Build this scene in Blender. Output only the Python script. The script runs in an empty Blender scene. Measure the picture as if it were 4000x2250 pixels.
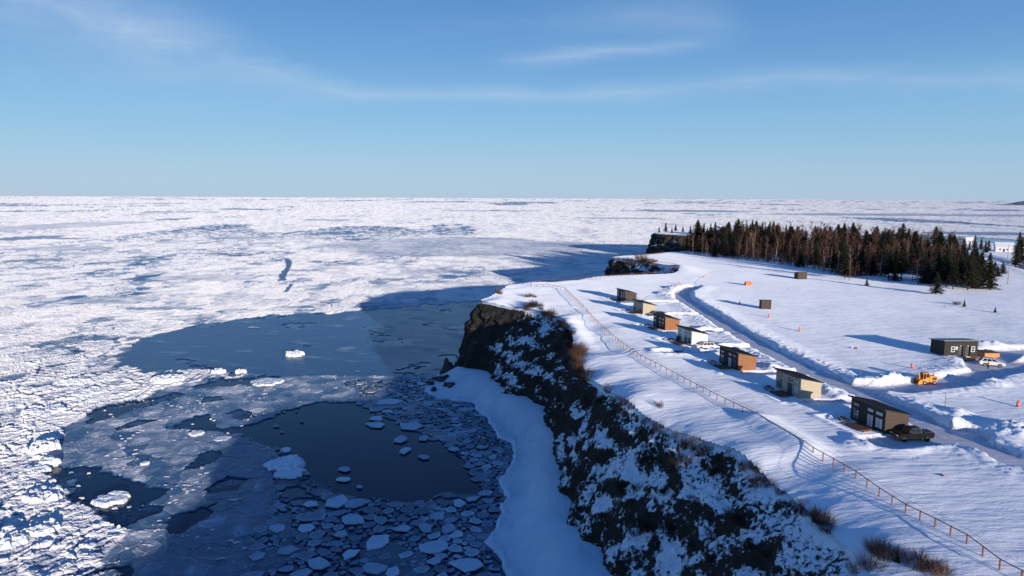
import bpy, bmesh, math, random
import numpy as np
from mathutils import Matrix, Vector, Euler
R = math.radians
rnd = random.Random(7)
C = bpy.context.scene.collection
sc = bpy.context.scene

# ------------------------------------------------------------------ camera
CAMZ, SEA = 35.0, -24.0
F = 2667.0                                  # focal length in photograph pixels (24 mm equivalent)
cam = bpy.data.cameras.new('camera'); camo = bpy.data.objects.new('camera', cam); C.objects.link(camo)
cam.sensor_width = 36.0; cam.lens = 36.0*F/4000.0
cam.clip_start = 0.5; cam.clip_end = 120000
M_cam = Matrix.Translation((0, 0, CAMZ)) @ Matrix.Rotation(R(90-7.54), 4, 'X') @ Matrix.Rotation(R(0.26), 4, 'Z')
camo.matrix_world = M_cam
sc.camera = camo
# ------------------------------------------------------------------ light
SUN_EL, SUN_AZ = 8.3, 27.5                 # sun stands behind the camera, SUN_AZ degrees to its right
sd = Vector((math.sin(R(SUN_AZ))*math.cos(R(SUN_EL)), -math.cos(R(SUN_AZ))*math.cos(R(SUN_EL)), math.sin(R(SUN_EL))))
sun = bpy.data.lights.new('sun', 'SUN'); suno = bpy.data.objects.new('sun', sun); C.objects.link(suno)
sun.energy = 2.3; sun.angle = R(0.5); sun.color = (1.0, 0.875, 0.74)
suno.rotation_euler = sd.to_track_quat('Z', 'Y').to_euler(); suno.location = (60, -60, 80)
sc.view_settings.view_transform = 'Standard'; sc.view_settings.look = 'None'
sc.view_settings.gamma = 1.0; sc.view_settings.exposure = 1.35

class NT:
    """small helper to write node trees"""
    def __init__(s, nt): s.nt = nt
    def n(s, typ, **kw):
        nd = s.nt.nodes.new(typ)
        for k, v in kw.items():
            if k == 'ins':
                for a, b in v.items():
                    if isinstance(b, bpy.types.NodeSocket): s.nt.links.new(b, nd.inputs[a])
                    elif b is not None: nd.inputs[a].default_value = b
            else: setattr(nd, k, v)
        return nd
    def m(s, op, a, b=None, c=None, clamp=False):
        nd = s.nt.nodes.new('ShaderNodeMath'); nd.operation = op; nd.use_clamp = clamp
        for i, v in enumerate((a, b, c)):
            if v is None: continue
            if isinstance(v, bpy.types.NodeSocket): s.nt.links.new(v, nd.inputs[i])
            else: nd.inputs[i].default_value = v
        return nd.outputs[0]
    def mix(s, f, a, b, mode='MIX'):
        nd = s.nt.nodes.new('ShaderNodeMix'); nd.data_type = 'RGBA'; nd.blend_type = mode
        for i, v in ((0, f), (6, a), (7, b)):
            if isinstance(v, bpy.types.NodeSocket): s.nt.links.new(v, nd.inputs[i])
            elif i == 0: nd.inputs[i].default_value = v
            else: nd.inputs[i].default_value = (*v[:3], 1)
        return nd.outputs[2]
    def ramp(s, f, stops, interp='LINEAR'):
        nd = s.nt.nodes.new('ShaderNodeValToRGB'); cr = nd.color_ramp; cr.interpolation = interp
        while len(cr.elements) > 1: cr.elements.remove(cr.elements[-1])
        cr.elements[0].position = stops[0][0]; c = stops[0][1]
        cr.elements[0].color = (*c, 1) if isinstance(c, tuple) else (c, c, c, 1)
        for p, c in stops[1:]:
            e = cr.elements.new(p); e.color = (*c, 1) if isinstance(c, tuple) else (c, c, c, 1)
        s.nt.links.new(f, nd.inputs[0]); return nd.outputs[0]
    def noise(s, vec, scale, detail=4, rough=.55, dist=0.0):
        nd = s.n('ShaderNodeTexNoise'); nd.inputs['Scale'].default_value = scale
        nd.inputs['Detail'].default_value = detail; nd.inputs['Roughness'].default_value = rough
        nd.inputs['Distortion'].default_value = dist
        if vec is not None: s.nt.links.new(vec, nd.inputs['Vector'])
        return nd.outputs[0]
    def mapping(s, vec, scale=(1, 1, 1), rot=(0, 0, 0)):
        nd = s.n('ShaderNodeMapping'); nd.inputs['Scale'].default_value = scale; nd.inputs['Rotation'].default_value = rot
        s.nt.links.new(vec, nd.inputs['Vector']); return nd.outputs[0]

# ------------------------------------------------------------------ world: clear low-sun sky with thin cirrus
world = bpy.data.worlds.new('World'); sc.world = world; world.use_nodes = True
wt = world.node_tree; wt.nodes.clear(); W = NT(wt)
sky = W.n('ShaderNodeTexSky', sky_type='NISHITA'); sky.sun_disc = False
sky.sun_elevation = R(SUN_EL); sky.sun_rotation = math.pi - R(SUN_AZ)
sky.altitude = 0; sky.air_density = 1.0; sky.dust_density = 0.35; sky.ozone_density = 2.2
tc = W.n('ShaderNodeTexCoord'); sp = W.n('ShaderNodeSeparateXYZ'); wt.links.new(tc.outputs['Generated'], sp.inputs[0])
yy = W.m('MAXIMUM', W.m('ABSOLUTE', sp.outputs[1]), 0.05)
u = W.m('DIVIDE', sp.outputs[0], yy); v = W.m('DIVIDE', sp.outputs[2], yy)
def fcurve(x, lo, hi, pts):
    """a 1-D curve of x through pts [(x, value 0..1)]"""
    nx = W.m('DIVIDE', W.m('SUBTRACT', x, lo), hi-lo, clamp=True)
    nd = W.n('ShaderNodeFloatCurve'); cv = nd.mapping.curves[0]
    nd.mapping.use_clip = False
    P = [((a-lo)/(hi-lo), b) for a, b in pts]
    cv.points[0].location = P[0]; cv.points[1].location = P[-1]
    for p in P[1:-1]: cv.points.new(*p)
    nd.mapping.update(); wt.links.new(nx, nd.inputs['Value']); return nd.outputs[0]
cv3 = W.n('ShaderNodeCombineXYZ', ins={0: u, 1: v, 2: 0.0}).outputs[0]
wob = W.noise(W.mapping(cv3, (3, 9, 1)), 1.0, 3)
vw = W.m('ADD', v, W.m('MULTIPLY', W.m('SUBTRACT', wob, .5), .05))
n_str = W.noise(W.mapping(cv3, (5, 34, 1), (0, 0, R(-6))), 1.0, 6, .62, .6)
n_big = W.noise(W.mapping(cv3, (2.2, 6, 1)), 1.0, 4, .6, .3)
n_diag = W.noise(W.mapping(cv3, (5, 22, 1), (0, 0, R(28))), 1.0, 6, .65, .8)
def band(center, width, dens):
    d = W.m('DIVIDE', W.m('ABSOLUTE', W.m('SUBTRACT', vw, center)), width)
    g = W.m('SUBTRACT', 1.0, d, clamp=True)
    return W.m('MULTIPLY', W.m('MULTIPLY', g, g), dens)
c1 = fcurve(u, -.8, .8, [(-.8, .31), (-.7, .275), (-.58, .24), (-.46, .205), (-.34, .168), (-.27, .15), (-.05, .146), (.18, .15), (.42, .165), (.75, .178), (.8, .18)])
w1 = fcurve(u, -.8, .8, [(-.8, .16), (-.5, .13), (-.34, .07), (-.25, .03), (0, .024), (.3, .028), (.8, .045)])
d1 = fcurve(u, -.8, .8, [(-.8, .25), (-.7, .42), (-.5, .50), (-.3, .42), (.1, .40), (.25, .32), (.8, .32)])
c2 = fcurve(u, -.8, .8, [(-.8, .2), (-.02, .195), (.05, .198), (.2, .206), (.27, .215), (.8, .24)])
d2 = fcurve(u, -.8, .8, [(-.8, 0), (-.06, 0), (0, .25), (.12, .55), (.24, .35), (.32, 0), (.8, 0)])
c3 = fcurve(u, -.8, .8, [(-.8, .2), (0, .235), (.2, .25), (.28, .245), (.8, .2)])
d3 = fcurve(u, -.8, .8, [(-.8, 0), (-.05, 0), (.12, .25), (.22, .38), (.32, .1), (.36, 0), (.8, 0)])
cl1 = W.m('MULTIPLY', band(c1, w1, d1), W.m('MULTIPLY', W.m('SUBTRACT', n_diag, .12, clamp=True), 3.0))
cl2 = W.m('MULTIPLY', band(c2, .02, d2), W.m('ADD', .3, W.m('MULTIPLY', n_str, 1.3)))
cl3 = W.m('MULTIPLY', band(c3, .06, d3), W.m('ADD', .1, W.m('MULTIPLY', n_diag, 1.3)))
strk = W.m('MULTIPLY', W.m('MULTIPLY', W.m('SUBTRACT', n_str, .5, clamp=True), W.m('SUBTRACT', n_big, .42, clamp=True)),
           W.m('MULTIPLY', 4.0, W.m('MULTIPLY', W.m('SUBTRACT', v, .07, clamp=True), 4.0, clamp=True)))
cl = W.m('ADD', W.m('ADD', cl1, cl2), W.m('ADD', cl3, strk), clamp=True)
el = W.m('ARCSINE', W.m('MAXIMUM', sp.outputs[2], 0.0))
grad = W.ramp(W.m('DIVIDE', el, 1.5708), [(0.0, (1.55, 2.16, 2.90)), (.03, (1.26, 2.04, 2.86)), (.075, (.86, 1.76, 2.76)), (.125, (.52, 1.27, 2.46)), (.19, (.28, .85, 2.02)), (.35, (.09, .46, 1.55)), (1.0, (.05, .31, 1.2))])
skyc = W.mix(.10, grad, W.mix(1.0, sky.outputs[0], (.8, .9, 1.1), 'MULTIPLY'))
skyc = W.mix(W.m('MULTIPLY', cl, .85), skyc, (1.9, 2.45, 3.2))
bg = W.n('ShaderNodeBackground', ins={'Color': skyc, 'Strength': 0.10})
wo = W.n('ShaderNodeOutputWorld'); wt.links.new(bg.outputs[0], wo.inputs[0])

# ------------------------------------------------------------------ survey: a mark seen on level z gives its plan position
Mc = np.array(M_cam)[:3, :3]
def G(px, py, z=0.0):
    d = Mc @ np.array([(px-2000)/F, -(py-1125)/F, -1.0]); t = (z-CAMZ)/d[2]
    return (d[0]*t, d[1]*t)
def GD(X, Y, z=0.0): return G(X*4000/2576., Y*4000/2576., z)
# ------------------------------------------------------------------ noise on arrays
_rs = np.random.RandomState(11); _perm = np.tile(_rs.permutation(256), 3); _ga = _rs.rand(256)*2*np.pi
_gx, _gy = np.cos(_ga), np.sin(_ga); _g3 = _rs.randn(256, 3); _g3 /= np.linalg.norm(_g3, axis=1)[:, None]; _rv = _rs.rand(256, 3)
def pn(x, y, seed=0):
    x = np.asarray(x, float)+seed*17.13; y = np.asarray(y, float)+seed*9.71
    xi = np.floor(x).astype(int); yi = np.floor(y).astype(int); fx = x-xi; fy = y-yi
    ux = fx*fx*fx*(fx*(fx*6-15)+10); uy = fy*fy*fy*(fy*(fy*6-15)+10)
    def g(a, b, dx, dy):
        h = _perm[(_perm[(xi+a) & 255]+yi+b) & 255]; return _gx[h]*dx+_gy[h]*dy
    a = g(0, 0, fx, fy); b = g(1, 0, fx-1, fy); c = g(0, 1, fx, fy-1); d = g(1, 1, fx-1, fy-1)
    return 1.5*((a+(b-a)*ux)*(1-uy)+(c+(d-c)*ux)*uy)
def fbm(x, y, oc=4, seed=0, ga=.5, ridge=False):
    t = 0; a = 1; s = 0
    for i in range(oc):
        v_ = pn(x*2**i, y*2**i, seed+i*3)
        t = t+a*((1-2*np.abs(v_)) if ridge else v_); s += a; a *= ga
    return t/s
def pn3(x, y, z, seed=0):
    x = x+seed*7.3; y = y+seed*3.1; z = z+seed*5.7
    xi = np.floor(x).astype(int); yi = np.floor(y).astype(int); zi = np.floor(z).astype(int)
    fx = x-xi; fy = y-yi; fz = z-zi; s5 = lambda t: t*t*t*(t*(t*6-15)+10)
    ux, uy, uz = s5(fx), s5(fy), s5(fz); r = 0
    for a in (0, 1):
        for b in (0, 1):
            for c in (0, 1):
                h = _perm[(_perm[(_perm[(xi+a) & 255]+yi+b) & 255]+zi+c) & 255]; g = _g3[h]
                w = (ux if a else 1-ux)*(uy if b else 1-uy)*(uz if c else 1-uz)
                r = r+w*(g[..., 0]*(fx-a)+g[..., 1]*(fy-b)+g[..., 2]*(fz-c))
    return 1.5*r
def voro(x, y, seed=0):
    """F1, F2 and a random value of the nearest cell"""
    xi = np.floor(x).astype(int); yi = np.floor(y).astype(int)
    f1 = np.full(x.shape, 9.); f2 = np.full(x.shape, 9.); rv = np.zeros(x.shape)
    for a in (-1, 0, 1):
        for b in (-1, 0, 1):
            h = _perm[(_perm[(xi+a+seed*13) & 255]+yi+b) & 255]
            d = np.hypot(xi+a+_rv[h, 0]-x, yi+b+_rv[h, 1]-y)
            near = d < f1
            f2 = np.where(near, f1, np.minimum(f2, d)); rv = np.where(near, _rv[h, 2], rv); f1 = np.where(near, d, f1)
    return f1, f2, rv
def ss(a, b, x): t = np.clip((x-a)/(b-a), 0, 1); return t*t*(3-2*t)
def polyd(x, y, P, closed=False):
    """distance to polyline"""
    P = np.asarray(P, float); n = len(P); d = np.full(x.shape, 1e9)
    for i in range(n if closed else n-1):
        ax, ay = P[i]; bx, by = P[(i+1) % n]; vx, vy = bx-ax, by-ay; L = vx*vx+vy*vy+1e-9
        t = np.clip(((x-ax)*vx+(y-ay)*vy)/L, 0, 1)
        d = np.minimum(d, (x-ax-t*vx)**2+(y-ay-t*vy)**2)
    return np.sqrt(d)
def inside(x, y, P):
    r = np.zeros(x.shape, bool); n = len(P)
    for i in range(n):
        ax, ay = P[i]; bx, by = P[(i+1) % n]
        if ay == by: continue
        r ^= ((ay > y) != (by > y)) & (x < (bx-ax)*(y-ay)/(by-ay)+ax)
    return r
def sdf(x, y, P): d = polyd(x, y, P, True); return np.where(inside(x, y, P), d, -d)
def catmull(P, k):
    P = np.asarray(P, float); out = []
    for i in range(len(P)-1):
        p0, p1, p2, p3 = P[max(i-1, 0)], P[i], P[i+1], P[min(i+2, len(P)-1)]
        for j in range(k):
            t = j/k
            out.append(.5*(2*p1+(p2-p0)*t+(2*p0-5*p1+4*p2-p3)*t*t+(3*p1-p0-3*p2+p3)*t**3))
    out.append(P[-1]); return np.array(out)

# ------------------------------------------------------------------ object helpers
def tag(o, label=None, cat=None, group=None, kind=None):
    if label: o['label'] = label
    if cat: o['category'] = cat
    if group: o['group'] = group
    if kind: o['kind'] = kind
    return o
def link(name, me, mat=None, parent=None):
    if mat is not None:
        for mm in (mat if isinstance(mat, (list, tuple)) else [mat]): me.materials.append(mm)
    o = bpy.data.objects.new(name, me); C.objects.link(o)
    if parent is not None: o.parent = parent
    return o
def mesh_np(name, V, Q, mat, attrs=None, smooth=True):
    Q = np.asarray(Q); used, inv = np.unique(Q, return_inverse=True); V = V[used]; Qn = inv.reshape(Q.shape)
    me = bpy.data.meshes.new(name); k = Qn.shape[1]
    me.vertices.add(len(V)); me.vertices.foreach_set('co', np.ascontiguousarray(V, dtype=np.float32).ravel())
    me.loops.add(Qn.size); me.loops.foreach_set('vertex_index', Qn.astype(np.int32).ravel())
    me.polygons.add(len(Qn)); me.polygons.foreach_set('loop_start', np.arange(0, Qn.size, k, dtype=np.int32))
    me.polygons.foreach_set('loop_total', np.full(len(Qn), k, dtype=np.int32))
    me.polygons.foreach_set('use_smooth', np.full(len(Qn), smooth))
    for nm, a in (attrs or {}).items():
        at = me.attributes.new(nm, 'FLOAT', 'POINT'); at.data.foreach_set('value', a[used].astype(np.float32))
    me.update(); me.validate()
    return link(name, me, mat)
def grid_quads(nr, nc):
    i = np.arange(nr*nc).reshape(nr, nc)
    return np.stack([i[:-1, :-1], i[:-1, 1:], i[1:, 1:], i[1:, :-1]], -1).reshape(-1, 4)
class MB:
    """collects shapes that become ONE mesh object"""
    def __init__(s): s.v = []; s.f = []
    def add(s, vs, fs): n = len(s.v); s.v += [tuple(p) for p in vs]; s.f += [tuple(n+i for i in f) for f in fs]; return s
    def box(s, x0, x1, y0, y1, z0, z1, m=None):
        vs = [(x, y, z) for x in (x0, x1) for y in (y0, y1) for z in (z0, z1)]
        if m is not None: vs = [m @ Vector(p) for p in vs]
        return s.add(vs, [(0, 1, 3, 2), (4, 6, 7, 5), (0, 4, 5, 1), (2, 3, 7, 6), (0, 2, 6, 4), (1, 5, 7, 3)])
    def prism(s, prof, a0, a1, axis='y', inset0=0, inset1=0):
        """polygon (p,q) extruded along an axis; for axis y the polygon is (x,z)"""
        n = len(prof); vs = []
        for a in (a0, a1):
            for p, q in prof: vs.append((p, a, q) if axis == 'y' else (a, p, q) if axis == 'x' else (p, q, a))
        fs = [tuple(range(n)), tuple(range(2*n-1, n-1, -1))]+[(i, i+n, (i+1) % n+n, (i+1) % n) for i in range(n)]
        return s.add(vs, fs)
    def tube(s, pts, rad, k=6, cap=True):
        pts = [Vector(p) for p in pts]; rad = rad if isinstance(rad, (list, tuple)) else [rad]*len(pts); vs = []
        for i, p in enumerate(pts):
            d = (pts[min(i+1, len(pts)-1)]-pts[max(i-1, 0)]).normalized(); a = d.orthogonal().normalized(); b = d.cross(a)
            vs += [p+(a*math.cos(2*math.pi*j/k)+b*math.sin(2*math.pi*j/k))*rad[i] for j in range(k)]
        fs = [(i*k+j, i*k+(j+1) % k, (i+1)*k+(j+1) % k, (i+1)*k+j) for i in range(len(pts)-1) for j in range(k)]
        if cap: fs += [tuple(range(k))[::-1], tuple((len(pts)-1)*k+j for j in range(k))]
        return s.add(vs, fs)
    def loft(s, rings, cap=True):
        k = len(rings[0]); vs = [p for r in rings for p in r]
        fs = [(i*k+j, i*k+(j+1) % k, (i+1)*k+(j+1) % k, (i+1)*k+j) for i in range(len(rings)-1) for j in range(k)]
        if cap: fs += [tuple(range(k))[::-1], tuple((len(rings)-1)*k+j for j in range(k))]
        return s.add(vs, fs)
    def build(s, name, mat, parent=None, smooth=False, bevel=0):
        me = bpy.data.meshes.new(name); me.from_pydata(s.v, [], s.f)
        bm = bmesh.new(); bm.from_mesh(me)
        bmesh.ops.recalc_face_normals(bm, faces=bm.faces)
        if bevel: bmesh.ops.bevel(bm, geom=list(bm.edges), offset=bevel, segments=2, affect='EDGES', clamp_overlap=True)
        bm.to_mesh(me); bm.free()
        if smooth: me.polygons.foreach_set('use_smooth', [True]*len(me.polygons))
        return link(name, me, mat, parent)
def empty(name, loc, rz=0.0, label=None, cat=None, group=None):
    o = bpy.data.objects.new(name, None); C.objects.link(o); o.location = loc; o.rotation_euler = (0, 0, rz); o.empty_display_size = .3
    return tag(o, label, cat, group)
def copy_tree(o, parent=None):
    c = o.copy(); C.objects.link(c); c.parent = parent
    for ch in list(o.children): copy_tree(ch, c)
    return c

# ------------------------------------------------------------------ materials
def newmat(name):
    m = bpy.data.materials.new(name); m.use_nodes = True; t = m.node_tree; t.nodes.clear(); n = NT(t)
    b = n.n('ShaderNodeBsdfPrincipled'); o = n.n('ShaderNodeOutputMaterial'); t.links.new(b.outputs[0], o.inputs[0])
    return m, n, b
def setc(n, b, **kw):
    for k, v_ in kw.items():
        k = {'col': 'Base Color', 'rough': 'Roughness', 'metal': 'Metallic', 'normal': 'Normal', 'spec': 'Specular IOR Level', 'sss': 'Subsurface Weight', 'coat': 'Coat Weight'}[k]
        if isinstance(v_, bpy.types.NodeSocket): n.nt.links.new(v_, b.inputs[k])
        elif k == 'Base Color': b.inputs[k].default_value = (*v_, 1)
        else: b.inputs[k].default_value = v_
def bump(n, h, dist, strength=1.0, normal=None):
    return n.n('ShaderNodeBump', ins={'Height': h, 'Distance': dist, 'Strength': strength, 'Normal': normal}).outputs[0]
def pos(n): return n.n('ShaderNodeNewGeometry').outputs['Position']
def simple(name, col, rough=.6, metal=0.0, var=.25, scale=3.0, coat=0.0, local=True):
    m, n, b = newmat(name)
    tc_ = n.n('ShaderNodeTexCoord').outputs['Object']
    f = n.noise(tc_, scale, 5, .6)
    c = n.mix(f, tuple(x*(1-var) for x in col), tuple(min(1, x*(1+var)) for x in col))
    setc(n, b, col=c, rough=rough, metal=metal, coat=coat); return m
def mat_siding(name, col, board=.16, var=.25, rough=.75):
    m, n, b = newmat(name); g = n.n('ShaderNodeTexCoord').outputs['Object']
    s_ = n.n('ShaderNodeSeparateXYZ'); n.nt.links.new(g, s_.inputs[0])
    zb = n.m('DIVIDE', s_.outputs[2], board); fr = n.m('FRACT', zb); idx = n.m('FLOOR', zb)
    xy = n.m('ADD', s_.outputs[0], s_.outputs[1])
    seg = n.m('FLOOR', n.m('ADD', n.m('DIVIDE', xy, 2.4), n.m('MULTIPLY', idx, .37)))
    wn = n.n('ShaderNodeTexWhiteNoise', noise_dimensions='2D'); cv_ = n.n('ShaderNodeCombineXYZ', ins={0: idx, 1: seg, 2: 0.0})
    n.nt.links.new(cv_.outputs[0], wn.inputs['Vector'])
    grain = n.noise(n.mapping(g, (1.5, 1.5, 22)), 1.0, 5, .6, .4); knot = n.noise(g, 2.6, 2, .5)
    f = n.m('ADD', n.m('MULTIPLY', wn.outputs[0], .55), n.m('MULTIPLY', grain, .5), clamp=True)
    c = n.mix(f, tuple(x*(1-var) for x in col), tuple(min(1, x*(1+var)) for x in col))
    c = n.mix(n.m('MULTIPLY', n.m('GREATER_THAN', knot, .70), .45), c, tuple(x*.35 for x in col))
    gap = n.m('LESS_THAN', fr, .10); c = n.mix(n.m('MULTIPLY', gap, .65), c, tuple(x*.3 for x in col))
    hgt = n.m('SUBTRACT', n.m('MULTIPLY', grain, .15), gap)
    setc(n, b, col=c, rough=rough, normal=bump(n, hgt, .012)); return m

# snow: wind-packed surface
def mat_snow(name, col=(.80, .83, .88), rip=1.0):
    m, n, b = newmat(name); p = pos(n)
    r1 = n.noise(n.mapping(p, (.28, 1.1, .5), (0, 0, R(-14))), 1.0, 5, .58, .5)
    r2 = n.noise(n.mapping(p, (1.6, 3.6, 2), (0, 0, R(-14))), 1.0, 4, .6, .3)
    r3 = n.noise(p, 6.0, 4, .65); big = n.noise(p, .06, 3)
    h = n.m('ADD', n.m('MULTIPLY', r1, .27*rip), n.m('ADD', n.m('MULTIPLY', r2, .03*rip), n.m('MULTIPLY', r3, .010)))
    c = n.mix(big, tuple(x*.93 for x in col), tuple(min(.95, x*1.05) for x in col))
    r0 = n.noise(n.mapping(p, (.055, .26, .3), (0, 0, R(-12))), 1.0, 4, .6, .6)
    h = n.m('ADD', h, n.m('MULTIPLY', r0, .30*rip)); b.inputs['Diffuse Roughness'].default_value = .6
    setc(n, b, col=c, rough=.62, spec=.35, normal=bump(n, h, .55)); return m
M = {}
M['snow'] = mat_snow('snow')
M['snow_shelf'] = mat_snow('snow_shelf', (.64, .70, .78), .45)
# packed road snow with darker scraped streaks and bare asphalt where ploughed clean
m, n, b = newmat('road_snow'); p = pos(n)
bare = n.n('ShaderNodeAttribute', attribute_name='bare').outputs['Fac']
st = n.noise(n.mapping(p, (.22, 1.9, 1), (0, 0, R(-8))), 1.0, 6, .62, .6)
st2 = n.noise(n.mapping(p, (1.0, .16, 1), (0, 0, R(6))), 1.0, 5, .6, .3)
pt = n.noise(p, .35, 5, .65)
c = n.mix(n.ramp(st, [(.32, 0.0), (.62, 1.0)]), (.50, .49, .52), (.74, .74, .79))
c = n.mix(n.m('MULTIPLY', n.ramp(st2, [(.5, 0.0), (.66, 1.0)]), .45), c, (.32, .31, .32))
bm_ = n.ramp(n.m('ADD', n.m('MULTIPLY', bare, .75), n.m('SUBTRACT', n.m('ADD', n.m('MULTIPLY', pt, .5), n.m('MULTIPLY', st, .55)), .5)), [(.50, 0.0), (.62, 1.0)])
c = n.mix(bm_, c, (.05, .045, .045))
setc(n, b, col=c, rough=n.ramp(bm_, [(0, .62), (1, .85)]), spec=.3, normal=bump(n, n.m('ADD', st, n.m('MULTIPLY', n.noise(p, 3, 4), .4)), .10)); M['road'] = m
# cliff rock with snow held on every ledge
m, n, b = newmat('cliff_rock'); p = pos(n); at = n.n('ShaderNodeAttribute', attribute_name='snowy').outputs['Fac']
a1 = n.noise(n.mapping(p, (.55, .55, 1.5)), 1.0, 6, .66, .5); a2 = n.noise(n.mapping(p, (1.8, 1.8, 3.8)), 1.0, 6, .68, .8); a3 = n.noise(p, 7.0, 4, .6)
h = n.m('ADD', n.m('MULTIPLY', a1, .7), n.m('ADD', n.m('MULTIPLY', a2, .22), n.m('MULTIPLY', a3, .05)))
nb = bump(n, h, .8)
sz = n.n('ShaderNodeSeparateXYZ'); n.nt.links.new(nb, sz.inputs[0])
stp = n.n('ShaderNodeAttribute', attribute_name='steep').outputs['Fac']
a4i = n.m('ADD', n.m('MULTIPLY', n.noise(n.mapping(p, (1.5, 1.2, .9), (R(20), R(-15), R(25))), 1.0, 7, .66, .3), .8), n.m('MULTIPLY', n.noise(p, .17, 3, .5), .2))
a4s = n.m('ADD', n.m('MULTIPLY', n.noise(n.mapping(p, (.55, .55, 1.9), (R(8), R(-10), 0)), 1.0, 7, .70, .2), .75), n.m('MULTIPLY', n.noise(p, .2, 3, .5), .25))
mf = n.n('ShaderNodeMix', data_type='FLOAT'); n.nt.links.new(stp, mf.inputs[0]); n.nt.links.new(a4i, mf.inputs[2]); n.nt.links.new(a4s, mf.inputs[3]); a4 = mf.outputs[0]
up = n.m('ADD', n.m('MULTIPLY', sz.outputs[2], .22), n.m('ADD', n.m('MULTIPLY', n.m('SUBTRACT', a4, .5), 2.7), n.m('SUBTRACT', at, .33)))
sm = n.ramp(up, [(.60, 0.0), (.635, 1.0)])
rc = n.mix(n.noise(p, .35, 4), (.018, .017, .015), (.042, .038, .033)); rc = n.mix(n.ramp(a3, [(.4, 0.0), (.7, 1.0)]), rc, (.030, .031, .028))
rc = n.mix(n.ramp(n.noise(n.mapping(p, (.1, .1, 1.6)), 1.0, 3), [(.5, 0.0), (.62, .6)]), rc, (.040, .034, .028))
nsn = bump(n, n.m('ADD', a1, n.m('MULTIPLY', a2, .2)), .35)
setc(n, b, col=n.mix(sm, rc, (.78, .82, .88)), rough=.85, spec=.2)
mn = n.n('ShaderNodeMix', data_type='VECTOR'); n.nt.links.new(sm, mn.inputs[0]); n.nt.links.new(nb, mn.inputs[4]); n.nt.links.new(nsn, mn.inputs[5])
n.nt.links.new(mn.outputs[1], b.inputs['Normal']); M['cliff'] = m
# frozen sea: 'cover' runs from open water (0) over thin grey ice to snow-white rubble (1)
def mat_sea(name):
    m, n, b = newmat(name); p = pos(n); cov = n.n('ShaderNodeAttribute', attribute_name='cover').outputs['Fac']
    f1 = n.noise(p, .9, 6, .68, .4); f2 = n.noise(p, .22, 5, .62)
    f3 = n.noise(p, .0045, 6, .7); f4 = n.noise(p, .02, 6, .7)
    ad = n.m('ADD', n.m('MULTIPLY', n.m('SUBTRACT', f1, .5), .34), n.m('ADD', n.m('MULTIPLY', n.m('SUBTRACT', f2, .5), .12), n.m('MULTIPLY', n.m('SUBTRACT', f4, .5), .22)))
    f5 = n.noise(p, .13, 5, .68); ad = n.m('ADD', ad, n.m('ADD', n.m('MULTIPLY', n.m('SUBTRACT', f5, .5), .55), n.m('MULTIPLY', n.m('SUBTRACT', f4, .5), .25)))
    hi = n.ramp(cov, [(.08, 0.05), (.3, .35), (.5, 1.0)])
    cc = n.m('ADD', cov, n.m('MULTIPLY', ad, hi), clamp=True)
    col = n.ramp(cc, [(.0, (.003, .010, .034)), (.10, (.005, .018, .058)), (.16, (.004, .022, .075)), (.24, (.007, .035, .105)), (.31, (.040, .092, .175)), (.44, (.19, .24, .32)), (.54, (.40, .43, .51)), (.66, (.60, .61, .64)), (1.0, (.78, .775, .765))])
    rg = n.ramp(cc, [(0, .10), (.12, .16), (.2, .30), (.5, .6), (1, .75)])
    hh = n.m('MULTIPLY', n.m('ADD', n.m('MULTIPLY', f1, .22), n.m('MULTIPLY', n.noise(p, 2.7, 6, .72), .55)), n.ramp(cc, [(.12, .004), (.25, .05), (.5, .4), (.75, 1.0)]))
    b.inputs['Diffuse Roughness'].default_value = .8
    setc(n, b, col=col, rough=rg, spec=n.ramp(cc, [(.10, .16), (.18, .90), (.28, .8), (.4, .3)]), normal=bump(n, hh, .24)); return m
M['sea'] = mat_sea('sea_surface')
m, n, b = newmat('floe_ice'); p = pos(n)
oi = n.n('ShaderNodeObjectInfo').outputs['Random']
c = n.mix(n.ramp(n.m('ADD', n.m('MULTIPLY', oi, .6), n.m('MULTIPLY', n.noise(p, .5, 4), .5)), [(.2, 0.0), (.9, 1.0)]), (.26, .34, .43), (.62, .69, .76))
setc(n, b, col=c, rough=.6, normal=bump(n, n.noise(p, 2.5, 5, .6), .15)); M['floe'] = m
m, n, b = newmat('pancake_ice'); p = pos(n); at = n.n('ShaderNodeAttribute', attribute_name='cover').outputs['Fac']
c = n.ramp(n.m('ADD', at, n.m('MULTIPLY', n.m('SUBTRACT', n.noise(p, 1.2, 5), .5), .3)), [(0, (.045, .075, .12)), (.4, (.12, .18, .26)), (.75, (.30, .38, .48)), (1, (.62, .68, .76))])
setc(n, b, col=c, rough=.5, normal=bump(n, n.noise(p, 3, 4), .06)); M['pancake'] = m
m, n, b = newmat('berg_ice'); p = pos(n)
c = n.mix(n.noise(p, 1.2, 5), (.80, .85, .90), (.92, .93, .95)); setc(n, b, col=c, rough=.6, normal=bump(n, n.noise(p, 2.2, 6, .65), .5)); M['berg'] = m
m, n, b = newmat('boulder_rock'); p = pos(n)
sz = n.n('ShaderNodeSeparateXYZ'); n.nt.links.new(n.n('ShaderNodeNewGeometry').outputs['Normal'], sz.inputs[0])
sm = n.ramp(n.m('ADD', sz.outputs[2], n.m('MULTIPLY', n.m('SUBTRACT', n.noise(p, 1.5, 5), .5), .9)), [(.86, 0.0), (.92, 1.0)])
setc(n, b, col=n.mix(sm, n.mix(n.noise(p, 1.5, 5), (.03, .03, .03), (.075, .07, .062)), (.75, .8, .88)), rough=.85, normal=bump(n, n.noise(p, 3, 6, .7), .35)); M['boulder'] = m
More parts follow.
